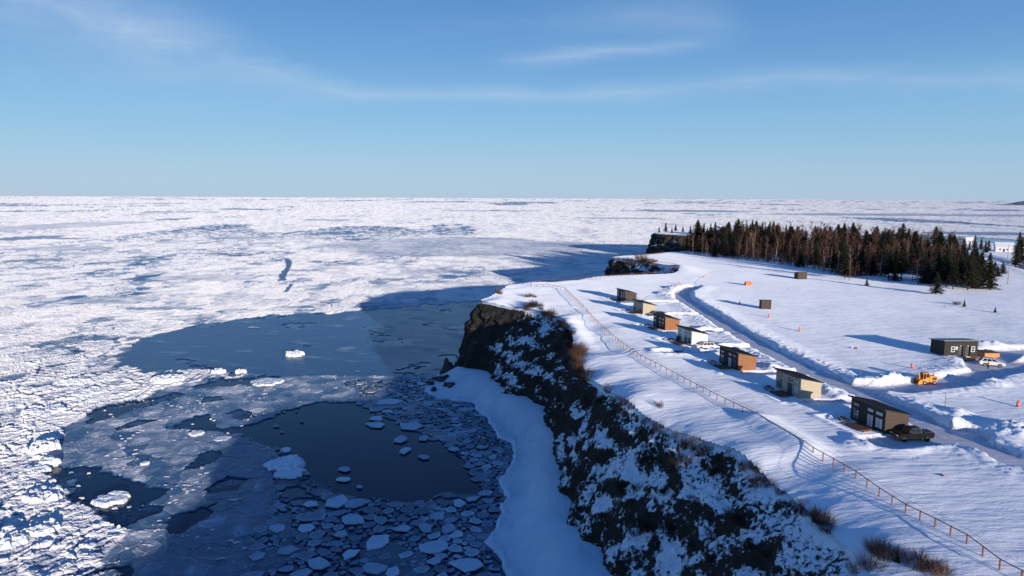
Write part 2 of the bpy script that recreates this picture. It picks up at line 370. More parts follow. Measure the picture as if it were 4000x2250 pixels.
def mat_leaf(name, ca, cb, rough=.7):
    m, n, b = newmat(name); p = pos(n); oi = n.n('ShaderNodeObjectInfo').outputs['Random']
    f = n.m('ADD', n.m('MULTIPLY', n.noise(p, .8, 3), .7), n.m('MULTIPLY', oi, .4), clamp=True)
    setc(n, b, col=n.mix(f, ca, cb), rough=rough, spec=.2); return m
M['needle'] = mat_leaf('spruce_needles', (.010, .013, .008), (.034, .032, .018))
M['bark'] = mat_leaf('dark_bark', (.06, .045, .035), (.13, .10, .08))
M['birch'] = mat_leaf('pale_bark', (.16, .13, .10), (.42, .36, .30))
M['twig'] = mat_leaf('bare_twigs', (.060, .028, .018), (.15, .070, .044))
M['shrub'] = mat_leaf('shrub_twigs', (.018, .012, .011), (.045, .028, .022))
M['shrub_lit'] = mat_leaf('russet_sunlit_twigs', (.08, .04, .026), (.16, .085, .055))  # brighter russet copy of the shrub twigs, sunlight put into its colour
M['fence'] = simple('weathered_fence_wood', (.19, .066, .045), .8, var=.35, scale=2)
M['stake'] = simple('stake_wood', (.26, .13, .09), .8)
M['roof'] = simple('dark_shingle', (.013, .014, .018), .85, var=.4, scale=8)
M['roof'].node_tree.nodes['Principled BSDF'].inputs['Specular IOR Level'].default_value = .1
M['black_trim'] = simple('black_trim', (.010, .010, .013), .5)
M['white_trim'] = simple('white_trim', (.72, .72, .72), .5, var=.05)
M['deck'] = mat_siding('deck_boards', (.10, .055, .038), .14)
M['orange_wood'] = mat_siding('fresh_cedar', (.55, .19, .055), .14)
M['stack_wood'] = mat_siding('stacked_lumber', (.52, .25, .10), .12)
M['table'] = simple('dark_table_wood', (.035, .022, .020), .8)
M['tyre'] = simple('tyre_rubber', (.015, .015, .015), .9); M['rim'] = simple('alloy_rim', (.35, .35, .36), .35, .7)
M['glass'] = simple('dark_glass', (.015, .018, .022), .08, var=.1)
m, n, b = newmat('window_pane'); setc(n, b, col=n.mix(n.noise(pos(n), .6, 2), (.03, .04, .05), (.12, .15, .18)), rough=.06, spec=.9); M['pane'] = m
M['blind'] = simple('pale_blind', (.45, .47, .50), .5, var=.1)
M['lamp'] = simple('headlamp_lens', (.75, .75, .72), .15, var=.05); M['tail'] = simple('tail_lens', (.35, .02, .015), .3)
M['orange'] = simple('machine_orange', (.78, .27, .022), .42, var=.1, coat=.3); M['steel'] = simple('dark_steel', (.05, .035, .03), .6, .4)
M['barrel'] = simple('barrel_plastic', (.80, .07, .05), .5, var=.08); M['pipe'] = simple('white_pipe', (.75, .75, .72), .5)
M['galv'] = simple('galvanised_sheet', (.20, .22, .25), .5, .3)

# ------------------------------------------------------------------ the coast: cliff top and cliff foot, paired
RAIL = [  # top x, y, z   foot x, y      how snowy the face is
 (11, -120, -1, 0, -120, 0), (11, -60, -1, 0, -60, 0), (11, -24, -1, 0, -22, 0), (10, -8, -1, -2, -4, 0), (2, 22, -1, -8, 30, 0), (6, 40, -1, -2, 52, 0),
 (18, 50, -1, 8, 63, .05), (29, 55, -1.5, 15, 68, .05), (33, 61, -1.5, 17, 72, .05), (35.4, 66.5, -1.5, 17.5, 75, .0), (35.0, 72, -1.5, 17, 78, .02),
 (34.5, 81, -1.5, 16.5, 83, .02), (32, 94, -1, 15, 90, .03), (25.6, 104.7, -1, 12.8, 97, .04), (20.3, 119, -1, 9.3, 111, .04), (17.5, 130, -.5, 9.3, 122, .04), (15.4, 136, 0, 9.9, 135, -.06),
 (15.5, 144, 0, 10.4, 144, -.10), (14.6, 155, 0, 9.9, 154, -.12), (15.4, 168, 0, 9.4, 167, -.10), (15.8, 179, 0, 7.8, 178, -.08), (14.7, 193, 0, -1, 187.5, -.08), (12, 205, 0, -5.6, 190, -.12), (7.5, 211, 0, -6.0, 201, -.05), (2, 215, 0, -8.5, 211.5, -.02),
 (-5, 222, -1, -13, 215, -.35), (-10.8, 229, -2.3, -18, 220, -.35), (-10.5, 236, -2.5, -20, 230, -.3), (-6.2, 245, -1, -17, 244, .2), (-5.1, 253, -.5, -14, 255, .1),
 (-3, 266, 0, -12, 271, 0), (-.4, 276, 0, -9, 285, 0), (7.8, 282, 0, 6, 297, 0), (22, 290, 0, 22, 304, 0), (41.6, 305, 0, 41, 318, 0), (58, 311, 0, 56, 324, 0), (71, 315, 0, 65, 330, .1),
 (79, 323, -.5, 70, 337, .15), (83, 344, -1, 68, 345, .12), (78, 366, -1, 62, 357, .05), (69, 381, -.5, 56, 371, -.05), (59, 396, 0, 51.5, 391, -.15), (61, 408, 0, 54, 413, -.1), (75, 419, 0, 72, 431, 0),
 (88, 429, 0, 87, 441, 0), (102, 444, 0, 101, 457, 0), (120, 457, 0, 119, 470, 0), (138, 500, 0, 130, 510, 0), (168, 550, 0, 158, 556, 0), (197, 600, 0, 184, 600, 0), (187, 655, 0, 177, 645, -.2),
 (162, 668, 0, 154, 658, -.25), (145, 684, 0, 139, 681, -.25), (147, 705, 0, 141, 712, -.2), (180, 735, 0, 178, 748, 0), (260, 720, 0, 262, 738, 0), (310, 640, 0, 322, 655, 0), (345, 575, 0, 350, 592, 0), (400, 548, 0, 402, 566, 0),
 (560, 543, 0, 562, 560, 0), (800, 560, 0, 800, 580, 0), (1500, 700, 0, 1500, 720, 0)]
rail = catmull(np.array(RAIL, float), 6)
LAND = [tuple(q[:2]) for q in rail[::3]]+[(1500, -400), (11, -400)]
FOOT = [tuple(q[3:5]) for q in rail[::3]]+[(1500, -400), (0, -400)]

# ------------------------------------------------------------------ roads, banks, drives
CAB_PX = [(2441, 1179), (2511, 1229), (2597, 1291), (2701, 1352), (2881, 1448), (3125.4, 1558), (3454, 1695)]
CABROT = R(13.5)
CAB = [G(*p, 0) for p in CAB_PX]
def loc(i, X, Y): c_, s_ = math.cos(CABROT), math.sin(CABROT); return (CAB[i][0]+X*c_-Y*s_, CAB[i][1]+X*s_+Y*c_)
ROADS = [  # polyline, half width, bank height left/right
 ([G(2705, 1122), G(2665, 1142), G(2668, 1165), G(2730, 1205), G(2850, 1280), G(3010, 1372), G(3150, 1440), G(3290, 1505), G(3420, 1560), G(3560, 1625), G(3720, 1705), G(3960, 1800), G(4300, 1880)], 2.9),
 ([G(3330, 1515), G(3480, 1520), G(3700, 1497), G(3850, 1460), G(4000, 1425), G(4300, 1400)], 3.4),
 ([G(3860, 1440), G(3850, 1400), G(3930, 1380), G(4200, 1370)], 4.2),
 ([G(3780, 985), G(3880, 1008), G(3960, 1036), G(4100, 1080)], 3.5)]
DRIVES = []
for i in range(7):
    x0, y0 = loc(i, 1.0, -2.7)
    if i == 0: x0, y0 = loc(i, -1.5, -2.0)
    yr = y0-.4; P0 = np.array(ROADS[0][0]); xr = np.interp(-yr, -P0[::-1, 1][::-1], P0[:, 0])
    DRIVES.append(([(x0-.8, y0), (x0+5, y0+.3), (xr, yr+.8)], 2.0))
DRIVES[6] = ([loc(6, -2.5, -3.2), loc(6, 4, -3.4), loc(6, 12, -3)], 3.1)
DRIVES.append(([G(2760, 1378), G(2650, 1380), G(2590, 1378)], 1.6))
PILES = [(3010, 1440, 1.2, 3), (3230, 1535, 1.1, 3), (3700, 1668, 1.6, 4.5), (3960, 1690, 1.5, 5), (3480, 1490, 1.7, 4), (3400, 1500, 1.2, 4), (3870, 1500, 1.0, 4), (2640, 1130, 1.4, 5), (2600, 1150, 1.1, 4),
         (3990, 1390, 1.6, 5), (3830, 1352, 1.5, 3.2), (3880, 1356, 1.4, 3), (3930, 1365, 1.5, 3), (3860, 1775, 1.3, 4), (3730, 1620, 1.0, 3), (2470, 1205, .8, 3), (2760, 1290, .9, 3.5), (3350, 1740, .6, 3)]
TRAILS = [[G(2700, 1115), G(2730, 1085), G(2790, 1058)], [G(2620, 1130), G(2560, 1140), G(2510, 1165)], [G(2440, 1380), G(2470, 1362), G(2560, 1358), G(2620, 1362)], [G(2450, 1388), G(2480, 1372), G(2570, 1366)], [G(3640, 1770), G(3560, 1800), G(3400, 1790)]]
def ground(x, y, full=False):
    s = sdf(x, y, LAND)
    far = np.clip(np.hypot(x, y)/300, 0, 1)
    z = -1.5*np.exp(-np.clip(s, 0, 99)/4.0)*ss(60, 100, 260-y+0*x)
    z = z+.35*fbm(x/42, y/42, 3, 1)+.12*fbm(x/13, y/17, 3, 5)
    # wind-carved drifts along the cliff edge
    ed = np.exp(-np.clip(s-1.5, 0, 99)/8.5)*(y < 300)
    a = R(-20); xr = x*math.cos(a)-y*math.sin(a); yr = x*math.sin(a)+y*math.cos(a)
    z = z+ed*(1.15*fbm(xr/19, yr/14, 2, 9)+.05*fbm(xr/4.5, yr/2.6, 3, 13, ridge=True)-.1)
    ed2 = np.exp(-np.clip(s-2, 0, 99)/16.0)*(y < 300)
    z = z+ed2*.14*fbm(xr/12, yr/6, 3, 21)
    z = z+.040*fbm(xr/9, yr/2.2, 3, 31)            # sastrugi
    z = z+.012*fbm(xr/3, yr/.9, 2, 33)+1.5*np.exp(-((x-16.5)/3.2)**2-((y-178)/16)**2)+2.2*np.exp(-((x-84)/7)**2-((y-336)/14)**2)  # both humps are added so the land shades more headland and sea ice
    for T_ in TRAILS: z = z-.16*np.exp(-(polyd(x, y, T_)/.38)**2)*(.5+.5*pn(x/.5, y/.5, 77))
    road = np.zeros(x.shape); bare = np.zeros(x.shape); bank = np.zeros(x.shape); flat = np.zeros(x.shape)
    wv = .45*fbm(x/4, y/4, 3, 41)
    ch = np.clip(fbm(x/1.3, y/1.3, 3, 51, .8)*1.3+.2, 0, 1.3)
    bh = .75+.5*fbm(x/14, y/14, 2, 61)
    for P, w in ROADS:
        d = polyd(x, y, P)+wv
        road = np.maximum(road, ss(w+.35, w-.25, d)); bank = np.maximum(bank, ss(w-.1, w+1.5, d)*ss(w+7.5, w+1.3, d)*bh*(.66 if w < 3 else .48))
    for k, (P, w) in enumerate(DRIVES):
        d = polyd(x, y, P)+wv*.7
        road = np.maximum(road, ss(w+.3, w-.2, d)); bare = np.maximum(bare, ss(w+.2, w-.9, d)*(.4 if k == 7 else 1.0)*ss(.0, .5, fbm(x/4.5, y/2.2, 3, 71+k))*.8)
        bank = np.maximum(bank, ss(w-.1, w+.8, d)*ss(w+3.2, w+.9, d)*.42)
    for i in range(7):
        c_, s_ = math.cos(CABROT), math.sin(CABROT); dx, dy = x-CAB[i][0], y-CAB[i][1]
        X, Y = dx*c_+dy*s_, -dx*s_+dy*c_
        dd = np.maximum(np.maximum(-3.4-X, X-5.2), np.maximum(-.2-Y, Y-7.8)); flat = np.maximum(flat, ss(2.2, .3, dd))
        bank = np.maximum(bank, .45*ss(.1, .9, dd)*ss(2.6, 1.2, dd)*(X < -1))
    for px, py, hh, rr in PILES:
        cx, cy = G(px, py); d = np.hypot(x-cx, (y-cy))/rr; bank = np.maximum(bank, hh*np.clip(1-d*d, 0, 1)*1.0)
    bank = bank*(1-road)*(1-flat)
    z = z*(1-.92*np.maximum(road, flat))
    z = z-.42*road+bank*(.6+.55*ch)+.25*(1-road)*(1-flat)+road*.03*fbm(x/2, y/.7, 3, 81)
    if full: return z, road, bare, s
    return z
BURIED = [G(2960, 1645), G(3040, 1692), G(3150, 1757)]
_g0 = ground
def ground(x, y, full=False):
    r_ = _g0(x, y, full); bm2 = .92*np.exp(-(polyd(x, y, BURIED)/2.6)**2)
    return (r_[0]+bm2,)+tuple(r_[1:]) if full else r_
def gz(x, y): return float(ground(np.array([x], float), np.array([y], float))[0])

def axis(a, b, segs):
    """graded grid lines: segs = [(limit, step)]"""
    out = [a]; 
    while out[-1] < b:
        st_ = next(s_ for lim, s_ in segs if out[-1] < lim); out.append(out[-1]+st_)
    return np.array(out)
gx = axis(-26, 1500, [(5, .9), (14, .45), (104, .36), (150, .6), (260, 1.5), (420, 4), (2000, 40)])
gy = axis(-60, 760, [(40, 6), (54, .8), (150, .36), (215, .42), (330, .7), (460, 1.6), (1000, 5)])
X, Y = np.meshgrid(gx, gy); Z, ROAD, BARE, S = ground(X.ravel(), Y.ravel(), True)
V = np.stack([X.ravel(), Y.ravel(), Z], 1); Q = grid_quads(len(gy), len(gx))
ok = (S[Q].min(1) > -.15); Q = Q[ok]; rq = ROAD[Q].mean(1) > .5
tag(mesh_np('snow_ground', V, Q[~rq], M['snow']), 'white wind-packed snow field on top of the cliff', 'snow', kind='structure')
tag(mesh_np('road', V, Q[rq], M['road'], {'bare': BARE}), 'ploughed snow-packed road and cabin driveways', 'road', kind='structure')

# ------------------------------------------------------------------ cliff
rl = rail; keep = []
i0 = 0
dens = []
for i in range(len(rl)-1):
    a, b_ = rl[i], rl[i+1]; L = max(math.hypot(b_[0]-a[0], b_[1]-a[1]), math.hypot(b_[3]-a[3], b_[4]-a[4])); D = max(60, .5*(a[1]+b_[1]))
    stp = .26 if 40 < D < 235 and a[1] > 45 else (.5 if a[1] < 460 and a[1] > 235 else (1.2 if a[1] < 760 and a[0] < 250 and a[1] > 400 else 4))
    k = max(1, int(L/stp))
    for j in range(k): dens.append(a+(b_-a)*j/k)
dens = np.array(dens); NR = 84
t = np.linspace(0, 1, NR)[:, None]
tx, ty, tz, fx, fy, sn = dens.T
kk = np.ones(25)/25.
hrz = t**1.0
prof = t+.035*np.sin(t*2*np.pi*4+.0)                                           # stepped ledges
prof = np.clip(prof, 0, 1)
BZ = -22.8
ox = (fx-tx); oy = (fy-ty); OL = np.hypot(ox, oy); ox, oy = ox/OL, oy/OL
ix = tx-ox*2.0; iy = ty-oy*2.0                                                # starts a little inland, under the snow
gzl = ground(ix, iy)-.25
he = (2.0/(2.0+OL))[None, :]; T0 = .10; q_ = np.clip((t-T0)/(1-T0), 0, 1)
hr = np.where(t < T0, he*t/T0, he+(1-he)*q_**.92)
xx = ix+(fx-ix)*hr; yy_ = iy+(fy-iy)*hr
vert = np.clip((t-.05)/.95, 0, 1)
steep = ss(14, 5, OL)[None, :]
gzt = ground((ix+(fx-ix)*np.minimum(hr, he)).ravel(), (iy+(fy-iy)*np.minimum(hr, he)).ravel()).reshape(hr.shape)-.22-.25*np.clip(t/T0, 0, 1)
zz = gzt+(BZ-gzt)*q_**1.08
e = np.clip((t-.09)*7, .0, 1)*np.minimum(1, (1-t)*8+.25)
n1 = pn3(xx/9, yy_/9, zz/11, 1); n2 = pn3(xx/3.6, yy_/3.6, zz/3.0, 2); n3 = pn3(xx/1.5, yy_/1.5, zz/1.1, 3); n4 = pn3(xx/.7, yy_/.7, zz/.5, 4)
rg = 1-2*np.abs(pn3(xx/5.2, yy_/5.2, zz/14, 6))
dsp = e*(1.7*n1+1.0*n2+.55*n3+.28*n4+.9*(rg-.4))
strata = .55*np.tanh(4*np.sin(zz*1.25+2.2*n1+xx*.08))*e*(.4+.6*steep)
xx = xx+ox*(dsp+strata); yy_ = yy_+oy*(dsp+strata); zz = zz+e*(.5*n2-.35*n3+.25*n4)
V = np.stack([xx.ravel(), yy_.ravel(), zz.ravel()], 1)
def box(a, k):
    for ax in (0, 1):
        p_ = np.pad(a, [(k, k) if i == ax else (0, 0) for i in (0, 1)], 'edge'); c_ = np.cumsum(np.insert(p_, 0, 0, axis=ax), axis=ax)
        a = (np.take(c_, range(2*k+1, c_.shape[ax]), axis=ax)-np.take(c_, range(0, c_.shape[ax]-2*k-1), axis=ax))/(2*k+1)
    return a
def upz(k):
    P_ = [box(q, k) for q in (xx, yy_, zz)]; du = [np.gradient(q, axis=1) for q in P_]; dv = [np.gradient(q, axis=0) for q in P_]
    nz_ = du[0]*dv[1]-du[1]*dv[0]; nx_ = du[1]*dv[2]-du[2]*dv[1]; ny_ = du[2]*dv[0]-du[0]*dv[2]; return np.abs(nz_)/np.sqrt(nx_**2+ny_**2+nz_**2+1e-12)
snw = (.55*upz(1)+.75*upz(4)+sn[None, :]*1.1+.16*pn3(xx/10, yy_/10, zz/8, 8)+.8*ss(.115, .09, t)-.16*ss(.10, .15, t)*ss(.5, .25, t)).ravel()
tag(mesh_np('cliff', V, grid_quads(NR, len(dens)), M['cliff'], {'snowy': snw, 'steep': (ss(13, 6, OL)[None, :]+0*t).ravel()}), 'dark rock cliff with snow caught on its ledges', 'cliff', kind='structure')

# ------------------------------------------------------------------ snow shelf at the foot of the cliff
SH = [GD(*q, SEA) for q in [(1090, 948), (1062, 985), (1100, 1003), (1180, 1012), (1225, 1058), (1248, 1100), (1282, 1112), (1290, 1150), (1272, 1180), (1252, 1212), (1272, 1250), (1255, 1290), (1240, 1330), (1212, 1358), (1250, 1392), (1270, 1449), (1280, 1520)]]
SH = SH+[(-6, 72), (-12, 50), (4, 40), (30, 60), (40, 100), (30, 160), (14, 225), (-18, 240), (-24, 226)]
gx = axis(-48, 40, [(99, .33)]); gy = axis(50, 245, [(99, .33), (160, .4), (400, .6)])
X, Y = np.meshgrid(gx, gy); X = X.ravel(); Y = Y.ravel()
d = sdf(X+.9*fbm(X/5, Y/5, 3, 91), Y+1.4*fbm(X/4, Y/4, 3, 93), SH)
df = -sdf(X, Y, FOOT)
zz = SEA-.6+.9*ss(-.3, .9, d)+.30*ss(-.2, .6, d)*ss(3.5, .8, d)*np.clip(fbm(X/1.6, Y/1.6, 3, 98)+.3, 0, 1)+1.0*ss(.5, 12, d)+2.6*ss(13, 0, df)*ss(0, 9, d)+.35*fbm(X/9, Y/9, 3, 95)+.10*fbm(X/2, Y/3, 3, 97)
V = np.stack([X, Y, zz], 1); Q = grid_quads(len(gy), len(gx)); Q = Q[(d[Q].max(1) > -.8) & (df[Q].max(1) > -7)]
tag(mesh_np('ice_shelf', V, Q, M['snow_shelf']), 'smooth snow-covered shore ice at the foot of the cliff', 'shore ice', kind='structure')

# ------------------------------------------------------------------ frozen sea
HS = CAMZ-SEA
s_ = np.concatenate([np.arange(600, 420, -.85), np.arange(420, 95, -.52), np.arange(95, 40, -.8), np.arange(40, 8, -.6), np.arange(8, .55, -.35)]); ry = 40297./s_
cu = np.concatenate([np.arange(-1.3, -.80, .006), np.arange(-.80, .25, .00155), np.arange(.25, 1.0, .003), [1.05, 1.15, 1.3]])
U, YY = np.meshgrid(cu, ry); X = (U*YY).ravel(); Y = YY.ravel()
step = np.repeat(np.gradient(ry), len(cu)); 
def fade(lam): return np.clip(lam/(1.7*step)-.25, 0, 1)
sl = sdf(X, Y, FOOT)
wx = 2.2*fbm(X/9, Y/9, 4, 101)+.7*fbm(X/2.2, Y/2.2, 3, 103); wy = 5.0*fbm(X/11, Y/14, 4, 105)+1.2*fbm(X/2.5, Y/2.5, 3, 107)
XW, YW = X+wx*np.clip(Y/150, 1, 4), Y+wy*np.clip(Y/150, 1, 6)
def reg(pts): return sdf(XW, YW, [GD(*q, SEA) for q in pts])
LAKE = reg([(290, 908), (350, 852), (500, 818), (700, 791), (850, 787), (1040, 770), (1180, 758), (1400, 740), (1400, 1000), (1100, 960), (950, 965), (700, 968), (640, 950), (480, 930), (380, 935), (300, 925)])
MIX = reg([(395, 985), (480, 962), (640, 945), (1500, 940), (1700, 1700), (0, 1700), (235, 1452), (255, 1400), (330, 1340), (215, 1300), (175, 1240), (105, 1190), (128, 1130), (150, 1090), (205, 1050), (330, 1030)])
DARK = np.maximum.reduce([reg(q) for q in (
 [(540, 1085), (650, 1068), (715, 1035), (800, 1012), (900, 1008), (1000, 1060), (1100, 1105), (1160, 1150), (1215, 1235), (1180, 1252), (1010, 1266), (850, 1240), (760, 1190), (700, 1160), (690, 1118), (560, 1095)],
 [(185, 1200), (260, 1178), (335, 1200), (395, 1232), (412, 1250), (330, 1285), (235, 1302), (205, 1275)],
 [(398, 1315), (450, 1290), (548, 1258), (535, 1298), (445, 1332)],
 [(110, 1165), (230, 1178), (340, 1205), (300, 1215), (200, 1200), (120, 1190)],
 [(205, 1050), (250, 1025), (400, 995), (400, 1010), (310, 1045), (230, 1062)],
 [(420, 1070), (520, 1045), (560, 1080), (700, 1100), (690, 1115), (520, 1085)],
 [(470, 975), (560, 948), (660, 955), (640, 966), (540, 975)], [(900, 1250), (1010, 1240), (1100, 1250), (1010, 1268)],
 [(640, 1350), (690, 1340), (700, 1370), (650, 1375)], [(240, 1440), (330, 1420), (360, 1452), (200, 1452)])])
PAN = reg([(900, 960), (1080, 945), (1700, 1100), (1700, 1700), (560, 1600), (640, 1340), (700, 1200), (850, 1240), (1010, 1264), (1180, 1250), (1212, 1230), (1150, 1150), (1080, 1100), (1000, 1060), (900, 1010)])
# pack ice: floes with piled rims, slush between
XF, YF = X+1.6*fbm(X/5, Y/5, 3, 111), Y+1.6*fbm(X/5, Y/5, 3, 113)
f1, f2, rv = voro(XF/11, YF/13, 1); g1, g2, rv2 = voro(XF/3.4, YF/3.8, 2)
edge = f2-f1; e2 = g2-g1
rub = fbm(X/1.9, Y/2.2, 3, 121, .65, True)*fade(2.2)+.55*fbm(X/6, Y/7, 3, 125)*fade(7)
bigp = fbm(X/70, Y/110, 4, 131)
rub = rub+.45*fbm(X/1.1, Y/1.1, 2, 128)*fade(1.4)
rim = ss(.0, .10, edge)*ss(.34, .14, edge)
m1, m2, mv = voro((X+.6*wx)/1.25, (Y+.5*wx)/1.35, 15)
blk = ss(.02, .12, m2-m1)*fade(1.3); far_ = ss(240, 420, Y)
blkm = ss(.02, .10, e2)*fade(3.2)
floe = (rv > .42)*ss(.05, .16, edge+.10*fbm(X/2.5, Y/2.5, 3, 129)); 
matrix = .50+.34*(mv-.35)*fade(1.3)*(.4+.6*blk)+.16*rub+.09*far_+.20*(rv2-.5)*blkm
body = .80+.12*(rv2-.5)*blkm+.10*rub+.10*(mv-.5)*fade(1.3)-.26*ss(.30, .48, edge)*(rv > .72)*(1-far_)
cover = matrix*(1-floe)+body*floe+.16*rim*(rv > .42)*fade(9)
cover += .10*fbm(X/26, Y/60, 4, 127)-.20*ss(.0, .30, fbm(X/40, Y/85, 5, 134, .6))*ss(130, 230, Y)*ss(1000, 500, Y)*ss(-40, -110, X)
cover -= .20*ss(.05, .5, -bigp+.35*fbm(X/18, Y/26, 4, 133))*ss(1200, 500, Y)
# leads and refrozen pans farther out
lead = fbm(X/150, Y/420, 5, 141); cover -= .16*ss(.30, .44, lead)*ss(200, 420, Y)*fade(30)
ld2 = fbm(X/420, Y/1600, 5, 145); cover -= .34*ss(.31, .40, ld2)*ss(600, 1500, Y)*ss(60000, 9000, Y)
ld3 = fbm(X/900, Y/5200, 4, 149); cover -= .30*ss(.20, .32, ld3)*ss(1500, 4000, Y)*ss(60000, 12000, Y)
cover = cover+.05*ss(500, 1200, Y)-.12*ss(.0, .5, fbm(X/90, Y/500, 5, 147))*ss(250, 600, Y)
def pond(X0, X1, Y0, Y1, val, soft=.25, lim=None):
    """a refrozen pan seen between those marks"""
    ax, ay = GD(X0, (Y0+Y1)/2, SEA); bx, by = GD(X1, (Y0+Y1)/2, SEA); _, fy_ = GD(X0, Y0, SEA); _, ny_ = GD(X0, Y1, SEA)
    cx, cy = (ax+bx)/2, (fy_+ny_)/2; rx, ry_ = abs(bx-ax)/2, abs(fy_-ny_)/2
    q = np.hypot((X-cx)/rx+.25*fbm(X/rx*1.6, Y/ry_*1.6, 3, 151), (Y-cy)/ry_+.35*fbm(X/rx*2, Y/ry_*2, 4, 153))
    return ss(1.06, .94, q), val
for a in [(800, 1490, 596, 646, .50), (1000, 1120, 677, 690, .52), (20, 290, 618, 632, .50), (0, 240, 555, 585, .54), (0, 130, 592, 606, .40), (120, 230, 597, 602, .42), (520, 700, 594, 602, .50), (620, 705, 609, 615, .50),
          (0, 90, 529, 534, .34), (170, 250, 528, 532, .40), (400, 470, 549, 554, .34), (370, 560, 531, 534, .42), (560, 700, 525, 528, .42), (760, 900, 551, 555, .44), (1100, 1350, 528, 531, .42), (1550, 1900, 528, 532, .42), (1450, 1650, 547, 550, .44),
          (1900, 2576, 536, 542, .48), (2400, 2576, 527, 530, .36), (140, 260, 633, 642, .52), (300, 520, 772, 780, .42), (380, 640, 690, 706, .56), (180, 400, 745, 765, .50), (2330, 2620, 582, 592, .42), (2300, 2700, 590, 640, .12)]:
    k, val = pond(*a); cover = cover*(1-k)+(val+.03*rub)*k
crk = polyd(X+1.5*fbm(X/7, Y/20, 3, 161), Y, [GD(*q, SEA) for q in [(722, 652), (728, 668), (712, 690), (708, 705)]]); cover = np.where(crk < 2.4+fbm(X/9, Y/9, 2, 163)*2, .22, cover)
crk = polyd(X+1.5*fbm(X/7, Y/20, 3, 161), Y, [GD(*q, SEA) for q in [(732, 715), (718, 735)]]); cover = np.where(crk < 1.4, .3, cover)
# smooth young ice of the bay
lk = .235+.035*fbm(X/30, Y/45, 4, 171)+.04*fbm(X/9, Y/3, 3, 173)*fade(4)
lk = lk+.10*ss(.1, .5, fbm(X/16+Y/80, Y/9, 4, 179))
lk = np.where(fbm(X/26, Y/30, 4, 175) > .28, lk-.07, lk); lk = lk+.30*ss(.55, .62, fbm(X/22+Y/60, Y/5, 3, 177))*fade(5)
LAKE = LAKE+4.0*fbm(X/7, Y/12, 5, 178, .6)*ss(-14, -2, -np.abs(LAKE)); k = ss(-.9, 1.4, LAKE); cover = cover*(1-k)+lk*k
# shadowed pack beyond the headland keeps more slush
# broken thin ice
h1, h2, hv = voro(XF/6.5, YF/8, 5); j1, j2, jv = voro(XF/2.1, YF/2.4, 7)
ed1 = h2-h1
mx = .325+.16*(hv-.45)+.10*fbm(X/20, Y/25, 3, 181)+.12*ss(.05, .0, ed1)*(hv > .3)+.05*(jv-.5)
mx = mx+.09*(h1 < .30)*(hv > .55)+.07*(fbm(X/30, Y/22, 3, 186)); mx = np.where(hv < .12, .10, mx); mx = mx+.10*fbm(X/7, Y/3.2, 4, 184, .65)+.20*ss(.05, 0, j2-j1)*ss(-.1, .3, fbm(X/10, Y/10, 3, 182))*fade(1.5)
k1, k2, kv = voro((X+.5*wx)/1.7, (Y+.3*wx)/1.5, 9); chip = (k1 < .22+.25*fbm(X/1.0, Y/1.0, 2, 185)) & (kv > .72)
mx = np.where(chip & (fbm(X/9, Y/13, 4, 183) > .22), .66+.2*kv, mx)
mx = mx+.5*ss(.45, .6, fbm(X/5, Y/2.2, 4, 187))
k = ss(-.4, .6, MIX); cover = cover*(1-k)+mx*k
pn_ = .15+.05*fbm(X/12, Y/12, 3, 191)+.04*ss(.06, 0, ed1); k = ss(-2, 2, PAN)*ss(-.4, .6, MIX); cover = cover*(1-k)+pn_*k
dk = .035+.05*ss(.1, .5, fbm(X/14, Y/6, 5, 193)); dk = np.where(chip & (kv > .95) & (X < -55), .75, dk)
DARK = DARK+2.4*fbm(X/4, Y/5, 5, 194, .62)*ss(-8, -1, -np.abs(DARK)); k = ss(-.6, .9, DARK); cover = cover*(1-k)+dk*k
cover = np.clip(cover, 0, 1)
kmix = ss(-.4, .6, MIX)
q1, q2, qv = voro(X/.62, Y/.66, 21); blk2 = ss(.02, .2, q2-q1)
ice = ss(.40, .56, cover)*(1-.8*kmix)
zz = SEA+.10*ss(.2, .4, cover)+ice*(.16*floe+fade(1.3)*(.30*mv**1.5*blk+.30*rim*(rv > .42)*mv)+.13*qv*blk2*fade(.7)+.26*rv2*blkm*ss(140, 220, Y)+.12*rub)
zz -= .25*(cover < .16)
V = np.stack([X, Y, zz], 1); Q = grid_quads(len(ry), len(cu)); Q = Q[(sl[Q].min(1) < 1.0)]
wat = cover[Q].mean(1) < .125
tag(mesh_np('sea_water', V, Q[wat], M['sea'], {'cover': cover}), 'dark open water between the ice', 'water', kind='structure')
tag(mesh_np('sea_ice', V, Q[~wat], M['sea'], {'cover': cover}, smooth=False), 'drifting pack ice and thin young ice covering the sea', 'sea ice', kind='stuff')
import gc; gc.collect()
#@@OBJECTS@@
# ------------------------------------------------------------------ cabins
NW = [mat_siding('brown_black_siding', (.020, .015, .013)), mat_siding('dark_brown_siding', (.060, .040, .028)), mat_siding('cream_siding', (.44, .375, .27), var=.10), mat_siding('cedar_siding', (.27, .115, .045)), mat_siding('white_siding', (.78, .76, .72), var=.04), mat_siding('black_siding', (.018, .016, .014))]
def window(cab, y0, y1, z0, z1, pane, trim, split=True, name='window', x=0.0):
    f = MB(); w = .07
    f.box(x-.05, x-.003, y0, y0+w, z0, z1).box(x-.05, x-.003, y1-w, y1, z0, z1).box(x-.05, x-.003, y0+w, y1-w, z0, z0+w).box(x-.05, x-.003, y0+w, y1-w, z1-w, z1)
    if split: f.box(x-.047, x-.003, (y0+y1)/2-.03, (y0+y1)/2+.03, z0+w, z1-w)
    fr = f.build(name, trim, cab)
    MB().box(x-.022, x-.006, y0+w+.001, y1-w-.001, z0+w+.001, z1-w-.001).build('pane', pane, fr)
